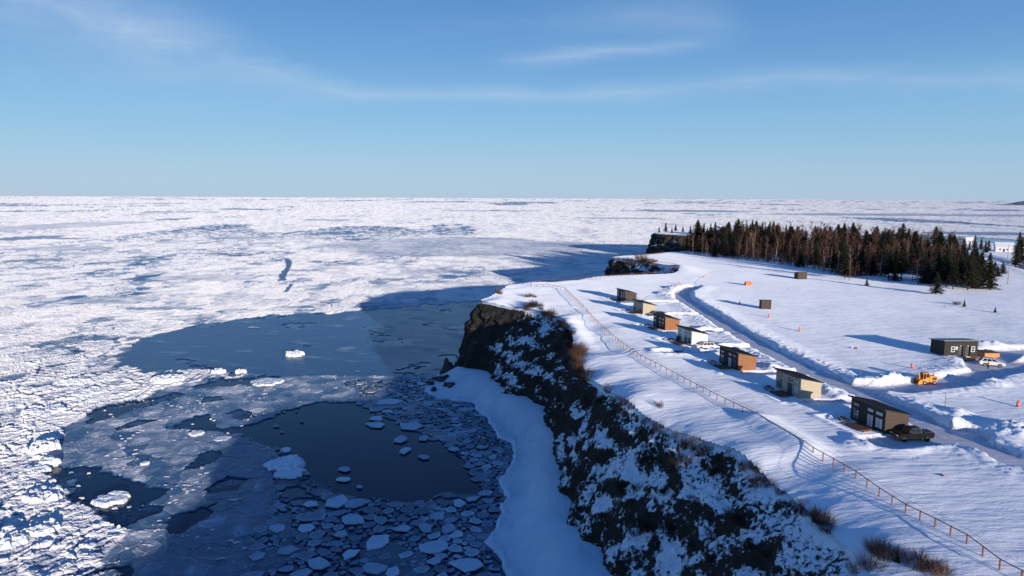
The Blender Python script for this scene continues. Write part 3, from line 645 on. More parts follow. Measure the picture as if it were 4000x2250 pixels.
def cabin(i, label, side, front, trim, tails, blinds=()):
    x, y = CAB[i]; H0, H1, L, Dp = 3.7, 2.75, 7.2, 4.2
    c = empty('cabin', (x, y, -.05), CABROT, label, 'cabin', 'row of slant-roofed cabins')
    MB().prism([(.06, 0), (Dp, 0), (Dp, H1), (.06, H0)], 0, L).build('wall', side, c)
    MB().box(0, .058, .0, L, 0, H0-.01).build('front_wall', front, c)
    MB().box(.08, Dp-.02, .03, L-.03, -.6, 0).build('foundation', simple('foundation_%d' % i, (.45, .45, .42), .9), c)
    sl = (H0-H1)/Dp; a = math.atan(sl)
    def rz_(X): return H0-sl*X
    r = MB().prism([(-.5, rz_(-.5)+.01), (Dp+.35, rz_(Dp+.35)+.01), (Dp+.35, rz_(Dp+.35)+.17), (-.5, rz_(-.5)+.17)], -.28, L+.28).build('roof', M['roof'], c)
    t_ = MB().prism([(-.53, rz_(-.5)-.02), (-.503, rz_(-.5)-.02), (-.503, rz_(-.5)+.19), (-.53, rz_(-.5)+.19)], -.28, L+.28)
    t_.prism([(-.5, rz_(-.5)-.03), (Dp+.35, rz_(Dp+.35)-.03), (Dp+.35, rz_(Dp+.35)+.12), (-.5, rz_(-.5)+.12)], -.31, -.283)
    t_.build('fascia', M['black_trim'], r)
    if tails:
        for k in range(9):
            yy0 = .15+k*.86; MB().box(-.42, -.002, yy0, yy0+.09, H0-.16, H0-.02).build('rafter_tail', M['black_trim'], c)
    for k, (y0, y1) in enumerate(((.45, 1.95), (2.35, 3.65), (5.35, 6.75))):
        pn_m = M['blind'] if k in blinds else M['pane']
        if k == 1: window(c, y0, y1, .12, 2.15, pn_m, trim, name='glass_door')
        else: window(c, y0, y1, .5, 2.15, pn_m, trim)
        window(c, y0, y1, 2.5, 3.1, M['blind'] if k in blinds or (k == 0 and tails) else M['pane'], trim, False, 'clerestory_window')
    if i in (2, 4):                                                # corner boards on the lit side
        for a_, b2_, h2_ in ((.07, .19, H0-.1), (Dp-.12, Dp, H1-.02)): MB().box(a_, b2_, -.02, -.002, .02, h2_).build('corner_board', side, c)
    if i in (3, 5):
        for z_ in (1.1, 1.9): MB().box(.1, .2, -.1, -.005, z_, z_+.1).build('vent_cap', M['black_trim'], c)
    MB().box(-2.9, -.08, 1.7, 5.0, .12, .24).box(-2.8, -2.7, 1.75, 4.95, -.4, .12).box(-2.7, -.2, 1.72, 1.8, -.4, .12).build('deck', M['deck'], c)
    MB().box(-2.55, -1.25, 1.22, 1.69, -.05, .17).box(-2.55, -1.25, .82, 1.215, -.2, .0).build('step', M['orange_wood'], c)
    return c
cabin(0, 'farthest dark brown cabin of the row, grey car parked in front of it', NW[1], NW[0], M['black_trim'], False)
cabin(1, 'cream cabin with dark windows, second farthest of the row', NW[2], NW[2], M['black_trim'], True)
cabin(2, 'cedar brown cabin behind the white cabin', NW[3], NW[0], M['black_trim'], False)
cabin(3, 'white cabin with black roof and white wagon at its side', NW[4], NW[4], M['black_trim'], True)
cabin(4, 'cedar brown cabin between the white cabin and the near cream cabin', NW[3], NW[0], M['black_trim'], False, (1,))
cabin(5, 'large cream cabin with rafter tails, second nearest of the row', NW[2], NW[2], M['black_trim'], True, (0,))
cabin(6, 'nearest cabin, black front and dark brown side, black pickup beside it', NW[1], NW[0], M['black_trim'], False, (0, 1))
SNT = M['snow']
# small snow patches left on the nearest roof
# ------------------------------------------------------------------ picnic tables
tb = empty('picnic_table', (0, 0, 0))
MB().box(-.9, .9, -.36, .36, .70, .75).build('table_top', M['table'], tb)
for s1 in (-1, 1): MB().box(-.9, .9, s1*.72-.14, s1*.72+.14, .42, .46).build('bench', M['table'], tb)
for s1 in (-.62, .62): MB().prism([(-.62, 0), (-.54, 0), (-.24, .69), (-.32, .69)], s1-.04, s1+.04, 'x').prism([(.62, 0), (.54, 0), (.24, .69), (.32, .69)], s1-.04, s1+.04, 'x').box(s1+.041, s1+.08, -.82, .82, .33, .415).build('leg_frame', M['table'], tb)
names = ['farthest dark cabin', 'far cream cabin', 'cedar cabin behind the white one', 'white cabin', 'cedar cabin beside the near cream one', 'near cream cabin', 'nearest black-fronted cabin']
for i in range(7):
    o = tb if i == 0 else copy_tree(tb); lx, ly = loc(i, -2.1, 6.1); o.location = (lx, ly, -.05); o.rotation_euler = (0, 0, CABROT+R(70))
    tag(o, 'dark picnic table by the deck of the '+names[i], 'picnic table', 'picnic tables beside the cabin decks')
# ------------------------------------------------------------------ vehicles
def arc(cx, cz, r, a0, a1, k=8): return [(cx+r*math.cos(R(a0+(a1-a0)*j/k)), cz+r*math.sin(R(a0+(a1-a0)*j/k))) for j in range(k+1)]
def vehicle(kind, col, label, cat, x, y, rz, z=-.42, snow=False):
    """nose towards +x"""
    v_ = empty({'pickup': 'pickup_truck', 'suv': 'parked_car'}[kind], (x, y, z), rz, label, cat, 'parked cars')
    pm = simple('paint_'+cat+str(round(x)), col, .22 if kind == 'suv' else .4, .0, var=.04, coat=.6 if kind == 'suv' else 0)
    if kind == 'pickup': pm.node_tree.nodes['Principled BSDF'].inputs['Specular IOR Level'].default_value = .15
    if kind == 'pickup': L, Wd, wb, fr_, wr, zb, zs = 5.6, 2.0, 3.5, 1.0, .43, .48, 1.24
    else: L, Wd, wb, fr_, wr, zb, zs = 4.7, 1.88, 2.75, .95, .36, .34, 1.06
    xf = L/2; wx = [xf-fr_, xf-fr_-wb]; hw = Wd/2
    low = [(-xf+.04, zb+.12), (wx[1]-wr*1.25, zb)]+[(p_, max(q_, zb)) for p_, q_ in arc(wx[1], wr, wr*1.2, 175, 5)]+[(p_, max(q_, zb)) for p_, q_ in arc(wx[0], wr, wr*1.2, 175, 5)]+[(xf-.12, zb), (xf, zb+.22)]
    if kind == 'pickup': up = [(xf-.03, zs-.12), (xf-.25, zs-.02), (xf-1.45, zs+.03), (-xf, zs+.05), (-xf+.0, zb+.3)]
    else: up = [(xf-.02, zs-.30), (xf-.18, zs-.12), (xf-1.2, zs), (-xf+.02, zs+.02), (-xf-.02, zb+.3)]
    prof = low+up; n_ = len(prof)
    def ring(yv, ins): 
        return [(p_*(1-ins*.02), yv, q_-(ins*.05 if q_ > zs-.2 else 0)) for p_, q_ in prof]
    MB().loft([ring(-hw, 1), ring(-hw+.07, 0), ring(hw-.07, 0), ring(hw, 1)]).build('body', pm, v_)
    if kind == 'pickup': gb = [(xf-1.5, zs+.01), (xf-2.25, 1.95), (-.75, 1.97), (-.95, zs+.02)]; gx0 = [-.95, xf-1.5]
    else: gb = [(xf-1.15, zs-.01), (xf-1.95, 1.66), (-xf+.75, 1.70), (-xf+.12, zs+.0)]
    zt = max(q_ for _, q_ in gb)
    lo = [(gb[0][0], gb[0][1]), (gb[3][0], gb[3][1])]; hi_ = [(gb[1][0], gb[1][1]), (gb[2][0], gb[2][1])]
    # glasshouse: tapered in section
    def gring(sy): w0, w1 = hw-.06, hw-.30; return [(gb[0][0], sy*w0, gb[0][1]), (gb[1][0], sy*w1, gb[1][1]), (gb[2][0], sy*w1, gb[2][1]), (gb[3][0], sy*w0, gb[3][1])]
    MB().loft([gring(-1), gring(1)]).build('cab', pm, v_)
    def lerp(a, b, t_): return tuple(a[k]+(b[k]-a[k])*t_ for k in range(3))
    for sy in (-1, 1):
        g = gring(sy); A, B, Cc, D_ = [Vector(q_) for q_ in g]; nn = Vector((0, sy*.022, .004))
        nwin = 2 if kind == 'pickup' else 3
        for k in range(nwin):
            t0 = .06+.9*k/nwin; t1 = .06+.9*(k+1)/nwin-.045
            lo0, lo1 = A.lerp(D_, t0), A.lerp(D_, t1); h0, h1 = B.lerp(Cc, t0), B.lerp(Cc, t1)
            q0, q1 = lo0.lerp(h0, .12), lo1.lerp(h1, .12); q3, q2 = lo0.lerp(h0, .88), lo1.lerp(h1, .88)
            MB().add([q0+nn, q1+nn, q2+nn, q3+nn, q0-nn, q1-nn, q2-nn, q3-nn], [(0, 1, 2, 3), (7, 6, 5, 4), (0, 4, 5, 1), (1, 5, 6, 2), (2, 6, 7, 3), (3, 7, 4, 0)]).build('side_window', M['glass'], v_)
    a_, b2 = gring(-1), gring(1)
    def wscreen(p0, p1, p2, p3, nm, nv):
        p0, p1, p2, p3 = map(Vector, (p0, p1, p2, p3)); c_ = (p0+p1+p2+p3)/4; q = [c_+(p_-c_)*.86+Vector(nv) for p_ in (p0, p1, p2, p3)]; q2 = [p_-Vector(nv)*1.2 for p_ in q]
        return MB().add(q+q2, [(0, 1, 2, 3), (7, 6, 5, 4), (0, 4, 5, 1), (1, 5, 6, 2), (2, 6, 7, 3), (3, 7, 4, 0)]).build(nm, M['snow_shelf'] if snow and nm == 'windscreen' else M['glass'], v_)
    wscreen(a_[0], b2[0], b2[1], a_[1], 'windscreen', (.02, 0, .015)); wscreen(a_[3], b2[3], b2[2], a_[2], 'rear_window', (-.02, 0, .012))
    for wx_ in wx:
        for sy in (-1, 1):
            w = MB().prism([(wr*math.cos(R(j*20)), wr*math.sin(R(j*20))) for j in range(18)], -.12, .12).build('wheel', M['tyre'], v_); w.location = (wx_, sy*(hw-.10), wr)
            MB().prism([(wr*.62*math.cos(R(j*20)), wr*.62*math.sin(R(j*20))) for j in range(18)], sy*.115, sy*.128).build('rim', M['tyre'] if kind == 'pickup' else M['rim'], w)
    for sy in (-1, 1):
        MB().box(xf-.13, xf+.012, sy*(hw-.26)-.17, sy*(hw-.26)+.17, zs-.38, zs-.22).build('headlight', M['lamp'], v_)
        MB().box(-xf-.03, -xf+.06, sy*(hw-.14)-.09, sy*(hw-.14)+.09, zs-.40, zs-.08).build('tail_light', M['tail'], v_)
        MB().box(gb[0][0]-.32, gb[0][0]-.18, sy*(hw+.10)-.10, sy*(hw+.10)+.10, zs+.03, zs+.17).build('mirror', pm, v_)
    MB().box(xf-.02, xf+.02, -hw+.45, hw-.45, zs-.42, zs-.2).build('grille', M['black_trim'], v_)
    MB().box(xf-.12, xf+.07, -hw+.06, hw-.06, zb+.05, zb+.2).build('bumper', pm if kind == 'suv' else M['black_trim'], v_)
    if kind == 'pickup': MB().box(-xf+.08, -1.22, -hw+.12, hw-.12, zs+.03, zs+.10).build('bed_cover', M['black_trim'], v_)
    else:
        for sy in (-1, 1): MB().box(-xf+.9, xf-2.05, sy*(hw-.36)-.02, sy*(hw-.36)+.02, 1.70, 1.76).build('roof_rail', M['black_trim'], v_)
    if snow: MB().box(gb[2][0]+.1, gb[1][0]-.1, -.5, .5, zt-.01, zt+.05).build('roof_snow', M['snow_shelf'], v_)
    return v_
def mid(px0, py0, px1, py1, z=-.4): a = G(px0, py0, z); b_ = G(px1, py1, z); return ((a[0]+b_[0])/2, (a[1]+b_[1])/2)
lx, ly = loc(6, 3.1, -2.0); vehicle('pickup', (.0025, .003, .004), 'black crew-cab pickup truck parked beside the nearest cabin', 'pickup', lx, ly, R(180+3))
lx, ly = loc(3, 2.6, -1.9); vehicle('suv', (.72, .71, .68), 'white estate car with roof rails parked beside the white cabin', 'car', lx, ly, R(180+4))
lx, ly = loc(1, 3.6, -1.9); vehicle('suv', (.008, .009, .011), 'black car with snow on its windscreen beside the far cream cabin', 'car', lx, ly, R(180+6), snow=True)
lx, ly = loc(0, .2, -1.9); vehicle('suv', (.16, .17, .18), 'silver grey car parked before the farthest dark cabin', 'car', lx, ly, R(180+2))
wcx, wcy = mid(3848, 1425, 3905, 1436); vehicle('suv', (.70, .71, .72), 'white off-road car standing on the ploughed yard by the black service building', 'car', wcx, wcy+.4, R(-22))
# ------------------------------------------------------------------ person by the white off-road car
def person(x, y, z, rz):
    root = empty('person', (x, y, z), rz, 'person in a dark red jacket and dark trousers standing at the white off-road car', 'person')
    pts = [((0, 0, .92), .15), ((0, 0, 1.12), .14), ((0, 0, 1.36), .17), ((0, 0, 1.5), .06), ((0, .01, 1.60), .085), ((0, .01, 1.72), .08),
           ((-.10, 0, .86), .095), ((-.11, .03, .48), .065), ((-.11, -.01, .09), .045), ((-.11, .12, .05), .045), ((.10, 0, .86), .095), ((.11, -.04, .48), .065), ((.12, -.08, .09), .045), ((.12, .06, .05), .045),
           ((-.20, 0, 1.40), .07), ((-.25, .02, 1.13), .05), ((-.22, .14, .94), .038), ((-.22, .2, .88), .035), ((.20, 0, 1.40), .07), ((.26, .04, 1.14), .05), ((.20, .22, 1.04), .038), ((.19, .28, 1.02), .035)]
    ed_ = [(0, 1), (1, 2), (2, 3), (3, 4), (4, 5), (0, 6), (6, 7), (7, 8), (8, 9), (0, 10), (10, 11), (11, 12), (12, 13), (2, 14), (14, 15), (15, 16), (16, 17), (2, 18), (18, 19), (19, 20), (20, 21)]
    def skin(name, idx, mat, grow=0.0):
        mp = {k: j for j, k in enumerate(idx)}; me = bpy.data.meshes.new(name); me.from_pydata([pts[k][0] for k in idx], [(mp[a], mp[b_]) for a, b_ in ed_ if a in mp and b_ in mp], [])
        o = link(name, me, mat, root); sk = o.modifiers.new('skin', 'SKIN')
        for j, k in enumerate(idx): r_ = pts[k][1]+grow; me.skin_vertices[0].data[j].radius = (r_, r_*.85)
        me.skin_vertices[0].data[0].use_root = True; s2 = o.modifiers.new('smooth', 'SUBSURF'); s2.levels = s2.render_levels = 1; return o
    skin('body', list(range(22)), simple('skin_tone', (.42, .25, .18), .6))
    skin('jacket', [1, 2, 14, 15, 16, 18, 19, 20], simple('red_jacket', (.30, .035, .03), .8), .03)
    skin('trousers', [0, 6, 7, 8, 10, 11, 12], simple('dark_trousers', (.015, .014, .018), .85), .025)
    h = MB(); h.loft([[(rr*math.cos(R(a)), .0+rr*math.sin(R(a))*1.1, zz_) for a in range(0, 360, 45)] for zz_, rr in ((1.68, .105), (1.75, .105), (1.81, .08), (1.84, .02))]).build('hat', simple('dark_hat', (.03, .02, .02), .9), root)
    MB().box(-.09, .09, -.24, -.17, 1.10, 1.30).build('vest_patch', simple('hi_vis', (.85, .25, .16), .6), root)
    return root
px_, py_ = G(3856, 1441, -.42); person(px_, py_-.2, -.44, R(20))
# ------------------------------------------------------------------ snow blower tractor
tx_, ty_ = mid(3577, 1500, 3655, 1497)
tr = empty('snow_blower_tractor', (tx_, ty_, -.42), R(180+4), 'small orange articulated tractor with cab blowing snow at the road edge', 'tractor')
MB().prism([(-1.9, .55), (-1.9, 1.45), (-1.75, 1.58), (-.35, 1.66), (-.35, .5), (-1.2, .45)], -.62, .62).build('engine_hood', M['orange'], tr, bevel=.04)
for sy in (-1, 1): MB().box(-1.70, -.8, sy*.628-.007, sy*.628+.007, .85, 1.4).build('side_grille', M['black_trim'], tr)
MB().prism([(-.3, .45), (-.3, 1.3), (.15, 1.3), (1.05, 1.0), (1.15, .5), (.9, .4)], -.60, .60).build('body', M['orange'], tr, bevel=.04)
cb = MB()
for X_, Y_ in ((-.25, -.55), (-.25, .55), (.95, -.55), (.95, .55)): cb.tube([(X_, Y_, 1.0), (X_*.9+.04, Y_*.9, 2.18)], .05, 6)
cb.box(-.33, 1.05, -.60, .60, 2.16, 2.28); cb.box(.33, .42, -.575, -.54, 1.0, 2.16); cb.box(.33, .42, .54, .575, 1.0, 2.16); cb.box(-.26, .42, -.59, -.55, .95, 1.35); cb.box(-.26, .42, .55, .59, .95, 1.35)
cb.build('cab', M['orange'], tr)
MB().box(-.20, .90, -.50, .50, 1.3, 2.14).build('cab_glass', M['glass'], tr)
MB().box(-.1, .35, -.18, .18, 1.32, 1.75).build('seat', M['black_trim'], tr)
MB().tube([(-1.25, .2, 1.5), (-1.25, .2, 2.15)], .055, 8).build('exhaust_pipe', M['black_trim'], tr)
for X_ in (-1.25, .75):
    for sy in (-1, 1):
        w = MB().prism([(.36*math.cos(R(j*20)), .36*math.sin(R(j*20))) for j in range(18)], -.13, .13).build('wheel', M['tyre'], tr); w.location = (X_, sy*.62, .37)
        MB().prism([(.19*math.cos(R(j*20)), .19*math.sin(R(j*20))) for j in range(18)], sy*.125, sy*.14).build('rim', M['rim'], w)
bl = MB().prism([(1.35, .02), (1.35, .85), (1.5, 1.05), (1.62, 1.05), (1.58, .95), (1.48, .8), (1.45, .1), (2.1, .02)], -.85, .85)
bl.prism([(1.3, 0), (1.3, 1.0), (1.75, 1.0), (2.15, .5), (2.15, 0)], -.88, -.852).prism([(1.3, 0), (1.3, 1.0), (1.75, 1.0), (2.15, .5), (2.15, 0)], .852, .88).box(1.1, 1.35, -.3, .3, .3, .7)
bh_ = bl.build('blower_housing', M['orange'], tr)
MB().tube([(1.85, -.84, .38), (1.85, .84, .38)], .12, 8).build('auger', M['steel'], bh_)
MB().tube([(1.42, 0, .9), (1.42, 0, 1.4), (1.5, .08, 1.75), (1.7, .2, 1.95), (1.95, .3, 1.98)], [.17, .16, .15, .14, .15], 8).build('discharge_chute', M['orange'], tr)
# ------------------------------------------------------------------ sheds and service building
def shed(px, py, rz, w, d, h0, h1, label):
    x, y = G(px, py); s0 = empty('storage_shed', (x, y, gz(x, y)-.1), rz, label, 'shed', 'small black sheds')
    MB().prism([(0, -.5), (d, -.5), (d, h1), (0, h0)], 0, w, 'x').build('wall', NW[1], s0)
    MB().prism([(-.012, -.4), (0, -.4), (0, h0-.05), (-.012, h0-.05)], .15, w-.15, 'x').build('door', NW[1], s0)
    r_ = MB().prism([(-.3, h0+.06), (d+.2, h1+.0), (d+.2, h1+.12), (-.3, h0+.19)], -.25, w+.25, 'x').build('roof', M['roof'], s0); return s0
shed(2974, 1211, R(-4), 3.0, 2.6, 2.95, 2.6, 'small dark shed alone in the middle of the snow field, lit side facing us')
shed(3117, 1092, R(8), 4.2, 3.2, 3.2, 2.7, 'small dark shed at the edge of the wood, farther away')
bx, by = G(3686, 1398, -.1)
sb = empty('service_building', (bx, by, -.1), R(2), 'long black service building with two doors and white-framed windows', 'building')
MB().prism([(0, -.4), (4.8, -.4), (4.8, 3.3), (0, 3.85)], 0, 7.6, 'x').build('wall', NW[5], sb)
MB().prism([(-.35, 3.92), (5.1, 3.3), (5.1, 3.42), (-.35, 4.04)], -.4, 8.0, 'x').build('roof', M['galv'], sb)
for k in range(8): MB().box(.25+k*.95, .40+k*.95, -.30, -.002, 3.74, 3.86).build('rafter_tail', M['black_trim'], sb)
for X_ in (1.5, 6.1):
    f = MB(); f.box(X_, X_+.09, -.06, -.003, 1.35, 2.6).box(X_+.76, X_+.85, -.06, -.003, 1.35, 2.6).box(X_+.09, X_+.76, -.06, -.003, 1.35, 1.45).box(X_+.09, X_+.76, -.06, -.003, 2.5, 2.6).box(X_+.09, X_+.76, -.055, -.003, 1.93, 2.01)
    f = f.build('window', M['white_trim'], sb); MB().box(X_+.092, X_+.758, -.03, -.008, 1.452, 2.498).build('pane', M['pane'], f)
for X_ in (3.1, 4.75):
    d_ = MB().box(X_, X_+.95, -.05, -.003, .35, 2.55).build('door', M['black_trim'], sb); MB().box(X_+.82, X_+.87, -.10, -.051, 1.35, 1.42).build('handle', M['rim'], d_)
    MB().box(X_+.95, X_+1.0, -.35, -.003, .3, 2.6).build('door_screen', M['black_trim'], sb)
    MB().box(X_+.4, X_+.58, -.16, -.003, 2.68, 2.86).build('wall_lamp', M['white_trim'], sb)
    MB().box(X_-.1, X_+.95, -.6, -.06, .27, .36).build('door_sill_snow', M['snow'], sb)
for X_, z_ in ((2.55, 2.25), (2.55, 1.85), (2.80, 2.25), (2.80, 1.85)): MB().box(X_, X_+.20, -.02, -.004, z_, z_+.30).build('notice_sheet', M['white_trim'], sb)
MB().box(2.4, 7.2, -1.9, -.08, -.1, .26).build('deck', M['orange_wood'], sb)
x, y = G(3846, 1394, -.2); lp = empty('lumber_stack', (x, y, -.4), R(0), 'low brown wooden platform stack beside the black service building', 'lumber stack')
MB().box(0, 3.4, 0, 3.2, 0, 1.05).build('timber', M['stack_wood'], lp); MB().box(-.05, 3.45, -.05, 3.25, 1.054, 1.14).build('cover_boards', M['deck'], lp)
# utility trailer half buried beside the white cabin
x, y = G(2640, 1376, -.3); ut = empty('utility_trailer', (x, y, -.42), R(168), 'small grey utility trailer with raised ramp gate in the ploughed pocket', 'trailer')
MB().box(-1.5, 1.2, -.75, .75, .38, .46).box(-1.5, 1.2, -.75, -.70, .46, .66).box(-1.5, 1.2, .70, .75, .46, .66).box(1.2, 2.2, -.04, .04, .38, .46).build('bed', M['galv'], ut)
MB().prism([(-1.5, .4), (-1.45, .4), (-1.75, 1.35), (-1.8, 1.35)], -.75, .75).build('ramp_gate', M['galv'], ut)
for sy in (-1, 1): w = MB().prism([(.3*math.cos(R(j*24)), .3*math.sin(R(j*24))) for j in range(15)], -.09, .09).build('wheel', M['tyre'], ut); w.location = (-.2, sy*.86, .3)
# covered grill on the white cabin's deck
lx, ly = loc(3, -.7, 5.7); gr = empty('covered_grill', (lx, ly, .1), CABROT, 'black covered barbecue grill against the white cabin', 'grill')
MB().loft([[(rx*math.cos(R(a)), ry2*math.sin(R(a)), zz_) for a in range(0, 360, 30)] for zz_, rx, ry2 in ((0, .42, .6), (.8, .38, .58), (1.1, .30, .5), (1.22, .1, .3))]).build('cover', M['black_trim'], gr)
# ------------------------------------------------------------------ fences
def fence(pts_px, label, z=0.0, step=2.4, hgt=1.05, world_pts=None):
    P = world_pts or [G(*q, z) for q in pts_px]; P = [Vector((a, b_, 0)) for a, b_ in P]
    pts = []; acc = 0
    for i in range(len(P)-1):
        L = (P[i+1]-P[i]).length; k = max(1, round(L/step))
        pts += [P[i].lerp(P[i+1], j/k) for j in range(k)]
    pts.append(P[-1]); zs_ = [gz(p_.x, p_.y) for p_ in pts]
    kk_ = 7; sm_ = [sum(zs_[max(0, i-kk_):i+kk_+1])/len(zs_[max(0, i-kk_):i+kk_+1]) for i in range(len(pts))]
    f = empty('rail_fence', (pts[0].x, pts[0].y, zs_[0]), 0, label, 'fence', 'red-brown rail fences')
    top = [Vector((p_.x, p_.y, sm_[i]+hgt))-f.location for i, p_ in enumerate(pts)]
    MB().tube(top, .055, 5).build('rail', M['fence'], f)
    MB().tube([q_-Vector((0, 0, .52)) for q_ in top], .012, 4).build('wire', M['steel'], f)
    pm = MB().box(-.055, .055, -.055, .055, -1.5, .05).build('post', M['fence'], f).data
    f.children[-1].location = top[0] if False else top[0]
    for q_ in top[1:]:
        o = bpy.data.objects.new('post', pm); C.objects.link(o); o.parent = f; o.location = q_
    return f
fence([(4080, 2325), (3903, 2231), (3775, 2132), (3651, 2066), (3536, 2009), (3433, 1942), (3341, 1875), (3254, 1824), (3175, 1779), (3137, 1752), (2976, 1654)], 'nearest rail fence running off the lower right corner')
fence([(2973, 1652), (2800, 1567), (2672, 1499), (2560, 1437), (2502, 1408), (2424, 1352), (2384, 1317), (2340, 1277), (2300, 1236), (2288, 1222)], 'long rail fence between the cliff edge and the cabins')
fence([(2282, 1213), (2206, 1137), (2147, 1125), (2073, 1121), (2075, 1110)], 'short rail fence bending round the headland', 0)
fence([(2078, 1108), (2200, 1101), (2376, 1086), (2571, 1074)], 'thin rail fence along the far edge of the headland')
fence([(2604, 1067), (2650, 1059), (2632, 1047), (2515, 1014)], 'short fence around the gully by the far rocks')
fence([(2501, 1007), (2530, 1000), (2596, 991)], 'farthest faint fence near the wooded headland')
# ------------------------------------------------------------------ markers
def barrel(px, py, label, tilt=0.0, z=0.1):
    x, y = G(px, py, z); b0 = empty('traffic_barrel', (x, y, gz(x, y)-.05), rnd.uniform(0, 6), label, 'barrel', 'red traffic barrels in the snow')
    if tilt: b0.rotation_euler = (0, R(-tilt), 0)
    MB().loft([[(r_*math.cos(R(a)), r_*math.sin(R(a)), z_) for a in range(0, 360, 30)] for z_, r_ in ((0, .30), (.3, .29), (.32, .26), (.6, .25), (.62, .23), (.9, .22), (.92, .19), (1.05, .18))]).build('drum', M['barrel'], b0)
    bd = MB()
    for z_, r_ in ((.40, .268), (.70, .24)): bd.loft([[(r_*math.cos(R(a)), r_*math.sin(R(a)), z_+dz) for a in range(0, 360, 30)] for dz in (0, .1)])
    bd.build('reflective_band', simple('band', (.9, .45, .40), .4) if 'band' not in M else M['band'], b0)
M['band'] = simple('reflective_band', (.85, .5, .45), .4)
for a in ((2652, 1111, 'red barrel beyond the far end of the ploughed road'), (2750, 1084, 'farthest red barrel out on the field'), (2889, 1191, 'red barrel left of the lone shed in its shadow'), (3003, 1244, 'red barrel in front of the lone shed'),
          (3123, 1297, 'red barrel standing alone in mid-field right of the road'), (3567, 1442, 'tilted red barrel behind the orange tractor', 24), (3976, 1591, 'nearest red barrel by the right edge of the picture')): barrel(a[0], a[1], a[2], a[3] if len(a) > 3 else 0)
for px, py, h_, lb in ((2665, 1149, 1.6, 'thin stake at the far bend of the ploughed road'), (2725, 1202, 1.6, 'thin snow stake on the road bank, fourth nearest'), (2827, 1251, 1.8, 'thin snow stake on the road bank behind the white cabin'), (2955, 1320, 1.8, 'thin snow stake on the road bank behind the middle cedar cabin'),
                       (3113, 1386, 1.6, 'thin snow stake on the road bank behind the near cream cabin'), (3360, 1471, 1.9, 'thin snow stake above the road left of the tractor'), (3691, 1589, 2.1, 'tall brown stake on the snowbank at the road fork')):
    x, y = G(px, py, .3); s0 = MB().tube([(0, 0, -1.2), (0, 0, h_)], .05, 6).build('marker_stake', M['stake']); s0.location = (x, y, gz(x, y)); tag(s0, lb, 'stake', 'snow stakes along the road')
for px, py, h_, lb in ((3079, 1134, .9, 'short dark peg far out on the snow field'), (3688, 1201, .6, 'tiny stump by the small frosted spruce')):
    x, y = G(px, py); s0 = MB().tube([(0, 0, -.5), (0, 0, h_)], [.09, .07], 7).build('wooden_peg', M['bark']); s0.location = (x, y, gz(x, y)); tag(s0, lb, 'peg', 'pegs in the snow')
x, y = G(3328, 1363); s0 = MB().tube([(0, 0, -.4), (0, 0, .75)], .09, 8).build('vent_pipe', M['pipe']); s0.location = (x, y, gz(x, y)); tag(s0, 'short white pipe standing out of the snow in mid-field', 'pipe')
x, y = G(3342, 1364); s0 = MB().loft([[(r_*math.cos(R(a))*1.5, r_*math.sin(R(a)), z_) for a in range(0, 360, 45)] for z_, r_ in ((-.2, .3), (.1, .32), (.28, .2), (.32, .05))]).build('pump_cap', simple('dull_red', (.16, .04, .03), .7)); s0.location = (x, y, gz(x, y)); tag(s0, 'low dull red cap beside the short white pipe', 'cap')
x, y = G(2917, 1117); s0 = empty('cable_spool', (x, y, gz(x, y)), R(20), 'rusty orange cable spools standing out on the far field', 'spool')
for dx, r_ in ((0, .95), (1.5, .8)):
    MB().prism([(dx+r_*math.cos(R(j*24)), .75+r_*math.sin(R(j*24))) for j in range(15)], -.42, -.34).build('spool_disc', M['orange_wood'], s0)
    MB().prism([(dx+r_*math.cos(R(j*24)), .75+r_*math.sin(R(j*24))) for j in range(15)], .34, .42).build('spool_disc', M['orange_wood'], s0)
    MB().prism([(dx+.5*math.cos(R(j*24)), .75+.5*math.sin(R(j*24))) for j in range(15)], -.34, .34).build('spool_drum', M['fence'], s0)
x, y = G(3670, 1864, .1); s0 = empty('snow_shovel', (x, y, gz(x, y)+.06), R(-20), 'small dark shovel lying alone on the near snow field', 'shovel')
MB().prism([(0, -.2), (.4, -.24), (.4, .24), (0, .2)], 0, .05, 'z').build('blade', M['black_trim'], s0); MB().tube([(.38, 0, .03), (1.0, .02, .10)], .03, 6).build('handle', simple('pink_handle', (.55, .2, .2), .6), s0)
# ------------------------------------------------------------------ trees
def spruce_mesh(seed, h, w, clear, dens=1.0):
    r_ = random.Random(seed); c = MB(); nl = int(h*2.3)
    for li in range(nl):
        t_ = li/(nl-1); z = clear+(h-clear)*t_; rad = w*(1-t_)**.8*(r_.uniform(.75, 1.15))+.12
        for k in range(int((9+5*(1-t_))*dens)):
            a = r_.uniform(0, 6.283); L = rad*r_.uniform(.55, 1.15); zz_ = z+r_.uniform(-.25, .25); dr = r_.uniform(.10, .38)
            ca, sa = math.cos(a), math.sin(a); m_ = max(2, int(L/.55))
            for q in range(m_):
                s0_ = L*(q+.15)/m_; s1_ = L*(q+1.1)/m_; wd = (.42*(1-q/m_)+.16)*r_.uniform(.7, 1.2)
                p0 = (ca*s0_, sa*s0_, zz_-dr*s0_); p1 = (ca*s1_, sa*s1_, zz_-dr*s1_-.08)
                rx, ry3 = -sa*wd, ca*wd; dz = r_.uniform(.12, .34)
                c.add([p0, (p1[0]+rx, p1[1]+ry3, p1[2]-dz), p1], [(0, 1, 2)]); c.add([p0, p1, (p1[0]-rx, p1[1]-ry3, p1[2]-dz)], [(0, 1, 2)])
    c.add([(0, 0, h+.5), (.12, 0, h-.5), (-.06, .1, h-.5), (-.06, -.1, h-.5)], [(0, 1, 2), (0, 2, 3), (0, 3, 1)])
    t2 = MB().tube([(0, 0, -.6), (0, 0, h*.5), (0, 0, h)], [.16+h*.006, .11, .02], 6)
    return c, t2
